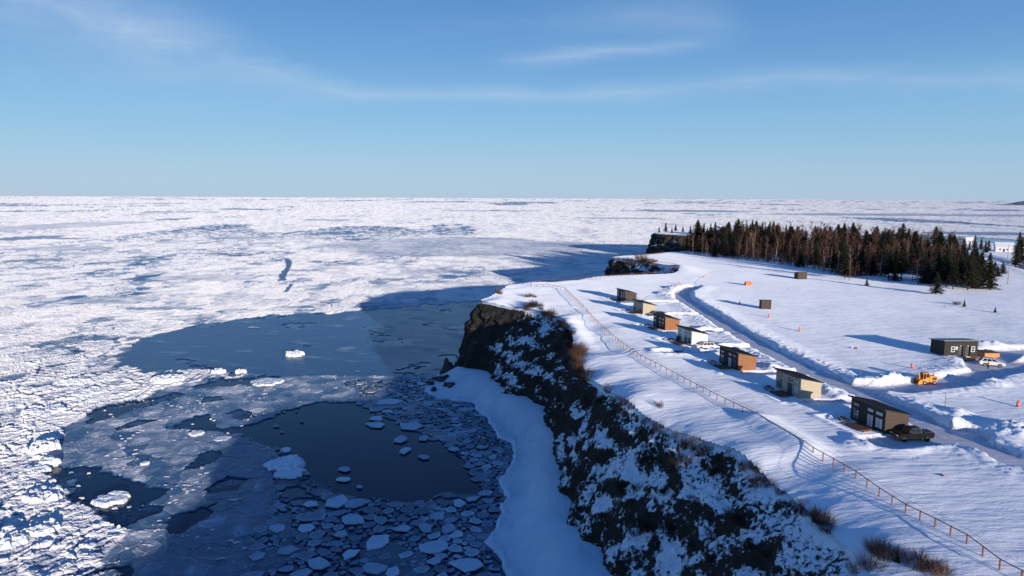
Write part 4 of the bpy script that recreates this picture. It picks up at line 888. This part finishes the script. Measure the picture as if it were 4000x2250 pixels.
def bare_mesh(seed, h, spread):
    r_ = random.Random(seed); tk = MB(); tw = MB(); lean = (r_.uniform(-.06, .06), r_.uniform(-.06, .06))
    def P(z): return Vector((lean[0]*z+.15*math.sin(z*.5+seed), lean[1]*z+.12*math.cos(z*.43+seed), z))
    tk.tube([P(-.5), P(h*.3), P(h*.6), P(h*.95)], [.15, .12, .08, .02], 5)
    for k in range(18):
        z = h*r_.uniform(.28, .92); a = r_.uniform(0, 6.28); L = spread*r_.uniform(.6, 1.2)*(1.15-z/h*.55); up = r_.uniform(.7, 1.5); p = P(z)
        e_ = p+Vector((math.cos(a)*L, math.sin(a)*L, up*L)); m1 = p.lerp(e_, .5)+Vector((0, 0, -.12*L)); tk.tube([p, m1, e_], [.05, .035, .012], 3, False)
        for q in range(15):
            t_ = r_.uniform(.2, 1); b0 = p.lerp(m1, t_*2) if t_ < .5 else m1.lerp(e_, t_*2-1); a2 = a+r_.uniform(-1.1, 1.1); l2 = r_.uniform(.5, 1.3)
            e2_ = b0+Vector((math.cos(a2)*l2*.6, math.sin(a2)*l2*.6, l2*r_.uniform(.4, 1.0))); s_2 = Vector((-math.sin(a2), math.cos(a2), 0))*.030
            tw.add([b0-s_2, b0+s_2, e2_], [(0, 1, 2)])
            for q2 in range(2):
                b3 = b0.lerp(e2_, r_.uniform(.3, .9)); e3 = b3+Vector((r_.uniform(-.4, .4), r_.uniform(-.4, .4), r_.uniform(.2, .6))); tw.add([b3-s_2*.7, b3+s_2*.7, e3], [(0, 1, 2)])
    return tw, tk
def tree_proto(kind, seed, *a, trunk=None):
    c, t_ = (spruce_mesh if kind == 'spruce' else bare_mesh)(seed, *a)
    mc = bpy.data.meshes.new('crown'); mc.from_pydata(c.v, [], c.f); mc.materials.append(M['needle'] if kind == 'spruce' else M['twig'])
    mt = bpy.data.meshes.new('trunk'); mt.from_pydata(t_.v, [], t_.f); mt.materials.append(trunk or M['bark']); return mc, mt
SPR = [tree_proto('spruce', s_i, h_, w_, cl_) for s_i, (h_, w_, cl_) in enumerate([(11, 2.7, 1.8), (13, 3.0, 2.6), (9, 2.4, 1.2), (14.5, 3.3, 4.0), (12, 2.7, 3.0), (10, 3.0, 1.0)])]
BAR = [tree_proto('bare', 40+s_i, h_, w_, trunk=M['birch'] if s_i % 3 == 0 else M['bark']) for s_i, (h_, w_) in enumerate([(10, 1.5), (12, 1.6), (9, 1.8), (13, 1.5), (11, 1.3), (10.5, 2.0)])]
def plant(meshes, name, x, y, s_, label, group, cat='tree', z=None, sz=None):
    e_ = empty(name, (x, y, (gz(x, y) if z is None else z)), rnd.uniform(0, 6.28), label, cat, group); e_.scale = (s_*(sz or 1), s_*(sz or 1), s_)
    for nm, me in (('crown', meshes[0]), ('trunk', meshes[1])):
        o = bpy.data.objects.new(nm, me); C.objects.link(o); o.parent = e_
    return e_
WOOD = [(110, 441), (124, 415), (131, 388), (139, 364), (147, 344), (146, 306), (144, 291), (160, 303), (168, 274), (175, 259), (186, 262), (198, 284), (232, 345), (275, 420), (300, 470), (290, 520), (250, 550), (200, 560), (172, 540), (144, 500), (124, 462)]
def clear_of_gaps(x, y):
    for (px, py, rr) in ((3045, 1015, 6), (3545, 1085, 8), (3800, 1110, 5)):
        gx_, gy_ = G(px, py)
        if math.hypot(x-gx_, (y-gy_)*.5) < rr: return False
    return True
pts = []; tries = 0
while len(pts) < 590 and tries < 60000:
    tries += 1; x = rnd.uniform(105, 302); y = rnd.uniform(255, 545)
    if not inside(np.array([x]), np.array([y]), WOOD)[0] or not clear_of_gaps(x, y): continue
    dfr = float(polyd(np.array([x]), np.array([y]), WOOD[:13])[0])
    if dfr > 45 and rnd.random() < .35: continue
    md = 3.0 if dfr < 40 else 4.4
    if all((x-a)**2+((y-b_)*.8)**2 > md*md for a, b_, _ in pts): pts.append((x, y, dfr))
zl = ground(np.array([q_[0] for q_ in pts]), np.array([q_[1] for q_ in pts])); ns = nb_ = 0
for (x, y, dfr), z_ in zip(pts, zl):
    back = dfr > 38 or (y > 420 and dfr > 14)
    front_right = x > 150 and y < 330
    psp = .55 if back else (.80 if front_right and dfr < 14 else (.22 if front_right else .16))
    if x/y > .66: psp = .9
    if rnd.random() < psp and ns < 295:
        plant(rnd.choice(SPR), 'spruce_tree', x, y, rnd.uniform(.85, 1.2)*((1.08 if back else 1.0)*(1.12 if x < 185 and y > 400 else 1)), ('dark spruce on the front edge of the wood, facing the snow field' if dfr < 9 else 'tall dark spruce on the skyline at the back of the wood' if back else 'dark spruce inside the wood behind its front trees'), ('spruces on the front edge of the wood' if dfr < 9 else 'skyline spruces of the wood' if back else 'spruces inside the wood'), z=float(z_)-.2, sz=rnd.uniform(1.4, 1.9) if back else 1.2); ns += 1
    elif nb_ < 298:
        plant(rnd.choice(BAR), 'bare_tree', x, y, rnd.uniform(.9, 1.25)*(1.22 if back else 1), ('bare tree on the front edge of the wood with its trunk showing' if dfr < 9 else 'bare brown tree inside the wood behind its front trees'), ('bare trees on the front edge of the wood' if dfr < 9 else 'bare trees inside the wood'), z=float(z_)-.2); nb_ += 1
print('trees', ns, nb_)
# brush and saplings filling the wood
br = MB(); rb_ = random.Random(9); bp_ = [(rb_.uniform(105, 300), rb_.uniform(257, 540)) for k in range(9000)]
ba = np.array(bp_); oki = inside(ba[:, 0], ba[:, 1], WOOD); bd_ = polyd(ba[:, 0], ba[:, 1], WOOD, True); zb_ = ground(ba[:, 0], ba[:, 1])
for (x, y), o_, d_, z_ in zip(bp_, oki, bd_, zb_):
    if not o_ or d_ < 3.5 or not clear_of_gaps(x, y) or (x > 165 and d_ < 12): continue
    h_ = rb_.uniform(3, 7.5)
    for q in range(5):
        a = rb_.uniform(0, 6.28); w_ = rb_.uniform(.05, .11); X_ = x+rb_.uniform(-.7, .7); Y_ = y+rb_.uniform(-.7, .7); t2 = (X_+rb_.uniform(-.9, .9), Y_+rb_.uniform(-.9, .9), z_+h_*rb_.uniform(.6, 1.1))
        br.add([(X_-w_*math.cos(a), Y_-w_*math.sin(a), z_-.3), (X_+w_*math.cos(a), Y_+w_*math.sin(a), z_-.3), t2], [(0, 1, 2)])
        for q2 in range(3):
            f_ = rb_.uniform(.35, .9); b0 = (X_+(t2[0]-X_)*f_, Y_+(t2[1]-Y_)*f_, z_+(t2[2]-z_)*f_); L_ = rb_.uniform(.5, 1.2); a2 = rb_.uniform(0, 6.28); e_ = (b0[0]+math.cos(a2)*L_, b0[1]+math.sin(a2)*L_, b0[2]+L_*.8)
            br.add([b0, (b0[0], b0[1], b0[2]+.13), e_], [(0, 1, 2)])
tag(br.build('undergrowth', M['twig']), 'brown brush and saplings filling the wood', 'undergrowth', kind='stuff')
def ptree(px, py, idx, s_, label, sz=None, z=0): x, y = G(px, py, z); plant(SPR[idx], 'spruce_tree', x, y, s_, label, 'single spruces', sz=sz)
ptree(3655, 1152, 2, .92, 'lone round spruce standing in front of the wood', 1.25)
ptree(3385, 1117, 5, .30, 'small bushy spruce before the edge of the wood', 1.2)
ptree(3766, 1201, 2, .27, 'small frosted spruce beside a bare shrub on the open field'); ptree(3886, 1223, 2, .20, 'tiniest lone spruce on the field near the right edge', 1.2)
for k, (px, py, s_) in enumerate(((3965, 1050, 1.1), (3985, 1040, 1.25), (4010, 1045, 1.2), (3975, 1015, 1.1))): ptree(px, py, k, s_, 'dark spruce of the clump cut by the right picture edge')
for o in [o for o in C.objects if o.get('label') == 'dark spruce of the clump cut by the right picture edge']: o['group'] = 'spruces at the right edge'
for k, (px, py, s_) in enumerate(((3870, 1075, .5), (3895, 1082, .5), (3915, 1070, .55), (3885, 1062, .5))): x, y = G(px, py); plant(SPR[5], 'spruce_tree', x, y, s_, 'low bushy spruce of the thicket by the far road', 'thicket by the far road', sz=1.5)
for k, (px, py, s_) in enumerate(((3735, 985, .9), (3765, 980, .9), (3785, 978, .85), (3805, 982, .95), (3830, 985, .95), (3848, 990, 1.0), (3860, 985, .95))): x, y = G(px, py); plant(SPR[k % 6], 'spruce_tree', x, y, s_*.8, 'spruce in the thin row before the far shore', 'spruces before the far shore')
# wooded headland far left: spruces on its top around the red house
for k, (x, y, s_) in enumerate(((196, 628, 1.0), (203, 622, 1.15), (210, 630, 1.2), (218, 622, 1.1), (225, 616, 1.2), (199, 612, 1.1), (207, 606, 1.2), (216, 608, 1.2), (186, 640, .8), (192, 648, .9), (234, 622, 1.2), (240, 632, 1.2), (148, 690, .6), (155, 692, .85), (161, 690, .7), (167, 700, .6), (172, 690, .6), (176, 676, .8), (183, 672, 1.0), (187, 668, .9), (193, 676, .8), (203, 640, .9), (207, 655, 1.1), (216, 640, 1.15), (222, 646, 1.0), (232, 650, 1.1), (240, 640, 1.1), (248, 650, 1.0), (228, 630, .9), (256, 640, 1.1), (264, 650, 1.0), (200, 690, .8), (212, 685, .8))):
    plant(SPR[k % 6], 'spruce_tree', x, y, s_, 'dark spruce on top of the far rocky headland', 'spruces on the far headland')
# trees at left end of wood, open-grown
for k, (px, py) in enumerate(((2660, 988), (2672, 992), (2690, 994), (2705, 996), (2725, 992), (2742, 1002), (2760, 1006), (2775, 1000))): x, y = G(px, py); plant(BAR[(k*5) % 6], 'bare_tree', x, y, .95+.05*(k % 3), 'bare tree of the sparse group at the left end of the wood', 'sparse trees left of the wood')
for k, (px, py) in enumerate(((2683, 990), (2735, 996), (2790, 1004))): x, y = G(px, py); plant(SPR[(k+3) % 6], 'spruce_tree', x, y, .8, 'spruce of the sparse group at the left end of the wood', 'sparse spruces left of the wood')
# ------------------------------------------------------------------ shrubs on the cliff
def shrub_mesh(seed, n_, h, w):
    r_ = random.Random(seed); s0_ = MB()
    for k in range(n_):
        a = r_.uniform(0, 6.28); q = r_.random()**.6; b0 = Vector((math.cos(a)*w*.45*q, math.sin(a)*w*.45*q, -.3)); L = h*r_.uniform(.5, 1.1)
        tip = b0+Vector((math.cos(a)*w*.5*r_.uniform(.2, 1.1), math.sin(a)*w*.5*r_.uniform(.2, 1.1), L+.3)); m1 = b0.lerp(tip, .5)+Vector((r_.uniform(-.1, .1), r_.uniform(-.1, .1), .1))
        s_2 = Vector((-math.sin(a+r_.uniform(-1, 1)), math.cos(a), 0)).normalized()*.020
        s0_.add([b0-s_2, b0+s_2, m1+s_2*.8, m1-s_2*.8], [(0, 1, 2, 3)]); s0_.add([m1-s_2*.8, m1+s_2*.8, tip], [(0, 1, 2)])
        for j in range(5):
            b3 = b0.lerp(tip, r_.uniform(.35, .95)); e3 = b3+Vector((r_.uniform(-.45, .45), r_.uniform(-.45, .45), r_.uniform(.15, .55))); s0_.add([b3-s_2*.6, b3+s_2*.6, e3], [(0, 1, 2)])
    me = bpy.data.meshes.new('bare_shrub'); me.from_pydata(s0_.v, [], s0_.f); me.materials.append(M['shrub']); return me
SHR = [shrub_mesh(70+k, 150, 1.9, 2.6) for k in range(4)]+[shrub_mesh(80+k, 60, 1.5, 1.6) for k in range(2)]
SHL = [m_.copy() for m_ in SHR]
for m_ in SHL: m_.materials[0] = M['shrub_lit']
from mathutils.bvhtree import BVHTree
cl_o = bpy.data.objects['cliff']; cb_t = BVHTree.FromPolygons([v_.co[:] for v_ in cl_o.data.vertices], [p_.vertices[:] for p_ in cl_o.data.polygons if True])
gr_o = bpy.data.objects['snow_ground']; gb_t = BVHTree.FromPolygons([v_.co[:] for v_ in gr_o.data.vertices], [p_.vertices[:] for p_ in gr_o.data.polygons])
def hit(px, py):
    d_ = M_cam.to_3x3() @ Vector(((px-2000)/F, -(py-1125)/F, -1)).normalized(); best = None
    for t_ in (cb_t, gb_t):
        h_ = t_.ray_cast(Vector((0, 0, CAMZ)), d_)
        if h_[0] is not None and (best is None or h_[3] < best[1]): best = (h_[0], h_[3])
    return best[0] if best else None
def shrub(px, py, s_, k, label, group, lit=False):
    h_ = hit(px, py)
    if h_ is None: return
    o = bpy.data.objects.new('bare_shrub', (SHL if lit else SHR)[k % 6]); C.objects.link(o); o.location = h_-Vector((0, 0, .1)); o.rotation_euler = (rnd.uniform(-.2, .2), rnd.uniform(-.3, .05), rnd.uniform(0, 6)); o.scale = (s_, s_, s_*rnd.uniform(.8, 1.1)); tag(o, label, 'shrub', group)
cr = [(2362, 1495), (2440, 1570), (2538, 1625), (2631, 1675), (2776, 1735), (2880, 1760), (2994, 1840), (3102, 1925), (3180, 1990), (3242, 2050)]
for k in range(34):
    t_ = k/33*(len(cr)-1); i = min(int(t_), len(cr)-2); f_ = t_-i; shrub(cr[i][0]+(cr[i+1][0]-cr[i][0])*f_+rnd.uniform(-20, 14), cr[i][1]+(cr[i+1][1]-cr[i][1])*f_+rnd.uniform(5, 80), rnd.uniform(.4, .85), k, 'dark leafless shrub crowded along the near cliff edge', 'shrubs along the near cliff edge')
for k in range(34): shrub(rnd.uniform(2380, 3000), rnd.uniform(1760, 2200), rnd.uniform(.4, .85), k, 'dark leafless shrub rooted in the snowy rock face', 'shrubs on the rock face')
cr2 = [(2060, 1190), (2110, 1200), (2150, 1225), (2190, 1250), (2225, 1285), (2240, 1330), (2270, 1440), (2300, 1475)]
for k in range(26):
    t_ = k/25*(len(cr2)-1); i = min(int(t_), len(cr2)-2); f_ = t_-i; shrub(cr2[i][0]+(cr2[i+1][0]-cr2[i][0])*f_+rnd.uniform(-10, 8), cr2[i][1]+(cr2[i+1][1]-cr2[i][1])*f_+rnd.uniform(-4, 20), rnd.uniform(.8, 1.25), k, 'grey-brown frosted shrub on the brow of the headland', 'shrubs on the headland brow')
for k in range(7): shrub(2258+rnd.uniform(-12, 14), 1365+k*14, 1.2, k, 'russet sunlit shrub overhanging the cliff edge', 'russet shrubs at the cliff edge', True)
for k, (px, py) in enumerate(((3420, 2150), (3440, 2165), (3465, 2180), (3570, 2210), (3600, 2230), (3640, 2215), (3660, 2240), (3680, 2235), (3400, 2215), (3350, 2235), (3520, 2170), (3590, 2180))): shrub(px, py, rnd.uniform(.6, .95), k, 'bare shrub poking out of the snow bowl at the lower right', 'shrubs in the lower right bowl', k % 3 == 0)
for k, (px, py) in enumerate(((1945, 1140), (1952, 1148), (2060, 1160), (2075, 1158), (2090, 1162), (1992, 1112))): shrub(px, py, .8, k, 'russet tuft on the sunlit top of the headland', 'tufts on the headland top', True)
shrub(3738, 1190, .9, 0, 'bare round shrub beside the small frosted spruce on the field', None)
for k in range(26): shrub(rnd.uniform(2385, 2560), rnd.uniform(1008, 1060), rnd.uniform(.8, 1.5), k, 'brown shrub on the rocks of the second headland', 'shrubs on the second headland', k % 2 == 0)
shrub(2505, 1020, 2.4, 1, 'tall russet bush at the back of the second headland', None, True)
shrub(2580, 1590, .8, 4, 'thin bare shrub on the drift above the near cliff', None)
def small_spruce(px, py, idx, s_, label, sz=.8):
    h_ = hit(px, py)
    if h_: plant(SPR[idx], 'spruce_tree', h_.x, h_.y, s_, label, None, z=h_.z-.2, sz=sz)
small_spruce(3505, 2195, 2, .20, 'small dark spruce in the snow bowl at the lower right'); small_spruce(3180, 2040, 0, .22, 'small leaning spruce on the near cliff edge', .5); small_spruce(1880, 1215, 4, .38, 'thin half-dead spruce on the left tip of the headland', .45)
# ------------------------------------------------------------------ houses, poles, far land
def house(name, x, y, rz, w, d, h, rf, wall, roof, label):
    o = empty(name, (x, y, gz(x, y)-.2), rz, label, 'house'); MB().box(0, w, 0, d, -1, h).build('wall', wall, o)
    MB().prism([(-.02, h), (d+.02, h), (d/2, h+rf)], 0.02, w-.02, 'x').build('gable', wall, o)
    MB().prism([(-.5, h-.15), (d/2, h+rf+.1), (d+.5, h-.15), (d+.5, h+.1), (d/2, h+rf+.38), (-.5, h+.1)], -.4, w+.4, 'x').build('roof', roof, o)
    for X_ in (w*.2, w*.6): f = MB().box(X_, X_+1.1, -.08, -.003, 1.1, 2.4).build('window', M['white_trim'], o); MB().box(X_+.12, X_+.98, -.1, -.081, 1.2, 2.3).build('pane', M['pane'], f)
    MB().box(w*.42, w*.42+1, -.06, -.003, 0, 2.1).build('door', M['black_trim'], o); return o
house('red_house', 190, 655, R(-35), 9, 8, 5.5, 4, simple('red_boards', (.22, .03, .028), .8), M['snow'], 'red house with snowy roof hidden among spruces on the far headland')
x, y = G(3888, 984); house('white_house', x, y, R(-28), 10, 8, 3.6, 2.6, simple('white_boards', (.72, .72, .72), .6, var=.04), M['snow'], 'white house with gabled roof near the far right shore')
x, y = G(3836, 958); house('far_house', x, y+20, R(-10), 8, 6, 2.6, 2.0, simple('pale_boards', (.5, .5, .5), .6), M['snow'], 'tiny pale house half hidden behind spruces on the far shore')
for px, py, h_, lb in ((3936, 1112, 9, 'nearest utility pole at the right beside the far road'), (3935, 1015, 8.5, 'second utility pole before the white house'), (3858, 985, 8.5, 'farthest utility pole among the thin row of spruces'), (3722, 985, 9, 'utility pole behind the right end of the wood')):
    x, y = G(px, py); e_ = empty('utility_pole', (x, y, gz(x, y)), R(15), lb, 'utility pole', 'utility poles')
    MB().tube([(0, 0, -.5), (0, 0, h_)], [.17, .12], 7).build('pole', M['birch'], e_); MB().box(-1.1, 1.1, -.06, .06, h_-.7, h_-.55).build('crossarm', M['birch'], e_)
fl = MB(); PL = [GD(q, 505.5, SEA) for q in (2506, 2530, 2560, 2620, 2750, 2900)]
rings = []
nd_ = 26
for k in range(nd_):
    t_ = k/(nd_-1); x0 = 7600*(2513-1288+t_*420)/1717.; hh = 52*min(1, t_*7)*(1+.25*math.sin(t_*17)+.15*math.sin(t_*41))
    rings.append([(x0, 7600, SEA-2), (x0*7640/7600, 7640, SEA+hh*.6), (x0*7900/7600, 7900, SEA+hh), (x0*8600/7600, 8600, SEA+hh*.9), (x0*9300/7600, 9300, SEA-2)])
far_m, n, b = newmat('far_wooded_land'); setc(n, b, col=n.mix(n.ramp(n.noise(pos(n), .006, 5), [(.42, 0.0), (.6, 1.0)]), (.05, .08, .12), (.35, .40, .48)), rough=.9)
tag(MB().loft(rings).build('hills', far_m, smooth=False), 'low distant headland on the horizon at the right', 'headland', kind='structure')
# ------------------------------------------------------------------ boulders at the foot of the headland
def boulder(px, py, sx, sy, sz, label, seed, point=0.0):
    x, y = G(px, py, SEA+.6); bm = bmesh.new(); bmesh.ops.create_icosphere(bm, subdivisions=4, radius=1)
    for v_ in bm.verts:
        p_ = v_.co; a = np.array([p_.x]), np.array([p_.y]), np.array([p_.z])
        k = 1+.45*float(pn3(a[0]*1.1, a[1]*1.1, a[2]*1.1, seed)[0])+.16*float(pn3(a[0]*3, a[1]*3, a[2]*3, seed+1)[0])
        for (nx_, ny_, nz_, dd) in ((.8, -.5, .2, .62), (-.7, -.6, .3, .6), (.1, .3, .9, .75), (-.3, .8, .4, .6)):
            pr = p_.x*nx_+p_.y*ny_+p_.z*nz_
            if pr > dd: v_.co -= Vector((nx_, ny_, nz_))*(pr-dd)*.9
        tp = max(0, v_.co.z); v_.co = Vector((v_.co.x*k*sx*(1-point*tp*.8), v_.co.y*k*sy*(1-point*tp*.8), v_.co.z*k*sz*(1+point*tp)))
    me = bpy.data.meshes.new('boulder'); bm.to_mesh(me); bm.free(); o = link('boulder', me, M['boulder']); o.location = (x, y, SEA+.9); tag(o, label, 'boulder', 'fallen boulders below the headland')
boulder(1752, 1462, 2.6, 1.8, 3.4, 'tall pointed dark boulder, tallest of the fallen rocks', 201, .6)
boulder(1732, 1488, 2.2, 2.0, 2.0, 'dark boulder leaning against the pointed one', 202); boulder(1754, 1514, 2.1, 1.8, 1.5, 'blocky dark boulder alone on the snow in front of the pointed one', 203)
boulder(1684, 1500, 1.0, .9, .9, 'small dark boulder left of the fallen rocks', 204); boulder(1694, 1524, 1.0, .9, .8, 'small triangular boulder nearest the water', 205); boulder(1700, 1482, 1.3, 1, .8, 'flat snow-dusted boulder behind the small ones', 206)
boulder(2142, 2158, .7, .5, .5, 'small dark stone lying on the shore ice below the near cliff', 207)
# ------------------------------------------------------------------ bergs and floes
def berg(X, Y, w, h, label, seed, flat=.5, d=None):
    x, y = GD(X, Y, SEA); n_ = 80; r_ = np.linspace(0, 1, 26); a = np.linspace(0, 2*np.pi, n_, endpoint=False); A, RR = np.meshgrid(a, r_)
    o_ = 1+.55*fbm(np.cos(A)*1.5+seed, np.sin(A)*1.5, 4, seed, .6); w = w*.88; d = d or w*.95
    xx_ = np.cos(A)*RR*o_*w/2; yy2 = np.sin(A)*RR*o_*d/2
    pr = np.clip((1-RR)/.13, 0, 1)**.5; bq = voro(xx_/.95+seed, yy2/.95, seed % 7)[2]; rub_ = fbm(xx_/1.4+seed, yy2/1.4, 4, seed+5, .6, True)
    zz2 = pr*h*(flat+(1-flat)*np.clip(.1+.5*rub_+.75*bq+.5*fbm(xx_/(w*.4)+seed, yy2/(w*.4), 2, seed+3), 0, 1.5))-.25*(RR > .98)-.1
    V_ = np.stack([xx_.ravel(), yy2.ravel(), zz2.ravel()], 1); nr = len(r_); i_ = np.arange(nr*n_).reshape(nr, n_)
    Q_ = np.stack([i_[:-1], np.roll(i_[:-1], -1, 1), np.roll(i_[1:], -1, 1), i_[1:]], -1).reshape(-1, 4)
    o = mesh_np('ice_floe', V_, Q_, M['berg'], smooth=False); o.location = (x, y, SEA+.02); return o
BG = [(740, 893, 8.5, 1.3, 'chunky white ice floe alone in the blue bay', .4), (548, 939, 5.2, 1.5, 'white ice floe, left of the two just below the bay', .5), (607, 938, 4.2, 1.2, 'smaller white ice floe right of its twin below the bay', .5), (422, 960, 11, 1.8, 'largest rough white floe jutting from the pack ice into dark water', .4),
      (672, 963, 11, .7, 'long flat white floe at the top of the dark water', .8), (722, 1168, 9.5, .9, 'long white floe half in shade left of the dark water', .7), (728, 1188, 7.5, .25, 'flat bluish floe just below the long white one', 1), (276, 1258, 7.2, .7, 'white oval floe alone in the left dark pool', .6),
      (118, 1038, 11, 1.3, 'rectangular rimmed floe in the left pack ice', .5), (105, 1135, 8, 2.0, 'tall lumpy white floe at the left edge of the thin ice', .3), (125, 1168, 4.5, 1.5, 'blocky bright floe below the tall lumpy one', .6), (90, 1188, 6, 1, 'flat bright floe beside the strip of dark water', .6),
      (110, 1255, 8, 1.6, 'big lumpy floe with blue shaded back at left', .3), (110, 1340, 6.5, 1.5, 'rounded lumpy floe near the lower left corner', .35), (20, 1370, 9, 1.6, 'wide lumpy floe cut by the left picture edge', .35), (495, 1092, 4.2, .6, 'small white floe in the middle of the thin ice', .8), (560, 1104, 4.5, .3, 'triangular flat floe right of the small white one', 1),
      (365, 1168, 2.2, .6, 'small bright chunk in the thin ice left of the pool', .6), (190, 965, 9, 1.3, 'elongated rough floe in the pack ice left of the bay', .4), (230, 990, 12, 1.2, 'broad rough floe at the tip of the pack ice', .4), (720, 1132, 2.6, .4, 'small flat bright piece by the shadow edge', 1)]
for k, (X_, Y_, w_, h_, lb, fl_) in enumerate(BG): tag(berg(X_, Y_, w_, h_, lb, 30+k, fl_), lb, 'ice floe', 'floating ice floes')
def floe_mesh(V0, F0, cx, cy, r, rs_, thick, asp, ang):
    k = rs_.randint(5, 9); n0 = len(V0); ca, sa = math.cos(ang), math.sin(ang); out = []
    ph = rs_.uniform(0, 6.28)
    rad = [r*(1+.18*math.sin(2*(2*math.pi*j/k)+ph)+rs_.uniform(-.26, .22)) for j in range(k)]
    for sc_, z_ in ((1.0, -.08), (1.0, thick), (.86, thick*1.35), (.62, thick*.9)):
        for j in range(k):
            a = 2*math.pi*j/k+.1; X_ = rad[j]*sc_*math.cos(a); Y_ = rad[j]*sc_*math.sin(a)*asp; V0.append((cx+X_*ca-Y_*sa, cy+X_*sa+Y_*ca, z_))
    V0.append((cx, cy, thick*1.0))
    for q in range(3):
        for j in range(k): F0.append((n0+q*k+j, n0+q*k+(j+1) % k, n0+(q+1)*k+(j+1) % k, n0+(q+1)*k+j))
    for j in range(k): F0.append((n0+3*k+j, n0+3*k+(j+1) % k, n0+4*k))
# named white pans lying among the pancakes (measured one by one)
PANS = [(980, 1012, 3.2), (1155+10, 1212-6, 0), (948, 1070, 2.7), (948, 1053, 2.1), (1035, 1073, 3.2), (1010, 1106, 2.2), (975, 1035, 1.6), (1066, 1101, 1.7), (1017, 1134, 1.7), (1066, 1150, 1.4), (820+25, 1264, 2.9), (895, 1267, 2.3), (885, 1308, 2.2), (952, 1366, 2.4), (1093, 1378, 2.3), (1156, 1266, 1.5), (945, 1430, 1.8), (868, 1180, 1.5),
        (864, 1206, 1.3), (904, 1225, .7), (800, 985, 1.6), (1102, 1298, 1.7), (1175, 1420, 2.4), (1095, 1412, 1.4), (1110, 1400, 1.2), (1240, 1150, 1.3), (1140, 1130, 1.6), (1175, 1030, 2.2), (1100, 1300, 1.4), (780, 1268, 1.5), (770, 1330, 1.6), (720, 1385, 1.8), (930, 985, 1.5), (905, 965, 1.4), (1060, 965, 1.6), (1185, 1085, 1.5), (1215, 1125, 1.5), (1225, 1175, 1.3),
        (1190, 1255, 1.2), (1130, 1330, 1.6), (1070, 1330, 1.5), (1150, 1345, 1.4), (1010, 1330, 1.5), (880, 1395, 1.6), (800, 1420, 1.9), (760, 1445, 1.7), (700, 1330, 1.6), (650, 1400, 1.6), (860, 1345, 1.4), (990, 1440, 1.5)]
rs2 = random.Random(5); occ = []
for X_, Y_, r_ in PANS:
    if r_ <= 0: continue
    x, y = GD(X_, Y_, SEA); V0, F0 = [], []; floe_mesh(V0, F0, 0, 0, r_, rs2, .07+.025*r_, .95, rs2.uniform(0, 3)); me = bpy.data.meshes.new('ice_pan'); me.from_pydata(V0, [], F0)
    o = link('ice_pan', me, M['floe']); o.location = (x, y, SEA+.04); occ.append((x, y, r_)); tag(o, 'pale rounded ice pan floating in the shaded water below the cliff', 'ice pan', 'pale ice pans below the cliff')
# the countless small pancakes around them
V0, F0, CV = [], [], []; grid_ = {}
PR = [GD(*q, SEA) for q in [(880, 958), (1080, 940), (1090, 985), (1200, 1020), (1280, 1110), (1290, 1200), (1260, 1300), (1215, 1360), (1290, 1520), (560, 1520), (650, 1340), (700, 1215), (850, 1245), (1010, 1268), (1180, 1255), (1220, 1232), (1165, 1150), (1100, 1100), (1000, 1055), (890, 1010)]]
mnx, mxx = min(q_[0] for q_ in PR), max(q_[0] for q_ in PR); mny, mxy = min(q_[1] for q_ in PR), max(q_[1] for q_ in PR)
cand = np.stack([np.random.RandomState(3).uniform(mnx, mxx, 42000), np.random.RandomState(4).uniform(mny, mxy, 42000)], 1)
okc = inside(cand[:, 0], cand[:, 1], PR); dnear = polyd(cand[:, 0], cand[:, 1], SH, True); dens_ = fbm(cand[:, 0]/14, cand[:, 1]/14, 3, 211); cnt = 0
for i_c in np.nonzero(okc)[0]:
    x, y = cand[i_c]; near_shore = dnear[i_c] < 14
    if not near_shore and dens_[i_c] < -.28: continue
    r_ = rs2.choice((.4, .5, .7, .9, 1.5)) if near_shore else rs2.choice((.5, .7, 1.1, 1.7, 2.8))
    if cnt < 260: r_ = max(r_, 1.3)
    c0 = (int(x//5), int(y//5)); bad = False
    for a in (-1, 0, 1):
        for b_ in (-1, 0, 1):
            for (x2, y2, r2) in grid_.get((c0[0]+a, c0[1]+b_), ()):
                if (x-x2)**2+(y-y2)**2 < ((r_+r2)*.84)**2: bad = True; break
            if bad: break
        if bad: break
    if bad or any((x-x2)**2+(y-y2)**2 < (r_*.8+r2)**2 for x2, y2, r2 in occ): continue
    grid_.setdefault(c0, []).append((x, y, r_)); n0 = len(V0); floe_mesh(V0, F0, x, y, r_, rs2, .04+.05*rs2.random(), .92, rs2.uniform(0, 3)); cv0 = rs2.choice((.15, .3, .4, .5, .6, .75)) if near_shore else rs2.choice((.1, .2, .3, .4, .5)); CV += [cv0+.18]*(((len(V0)-n0)-1)//4*3)+[cv0]*((len(V0)-n0)-((len(V0)-n0)-1)//4*3); cnt += 1
print('pancakes', cnt)
me = bpy.data.meshes.new('pancake_ice'); me.from_pydata([(a, b_, c_+SEA-.02) for a, b_, c_ in V0], [], F0); at = me.attributes.new('cover', 'FLOAT', 'POINT'); at.data.foreach_set('value', np.array(CV, np.float32))
tag(link('pancake_ice', me, M['pancake']), 'countless small thin pancakes of young ice below the cliff', 'pancake ice', kind='stuff')
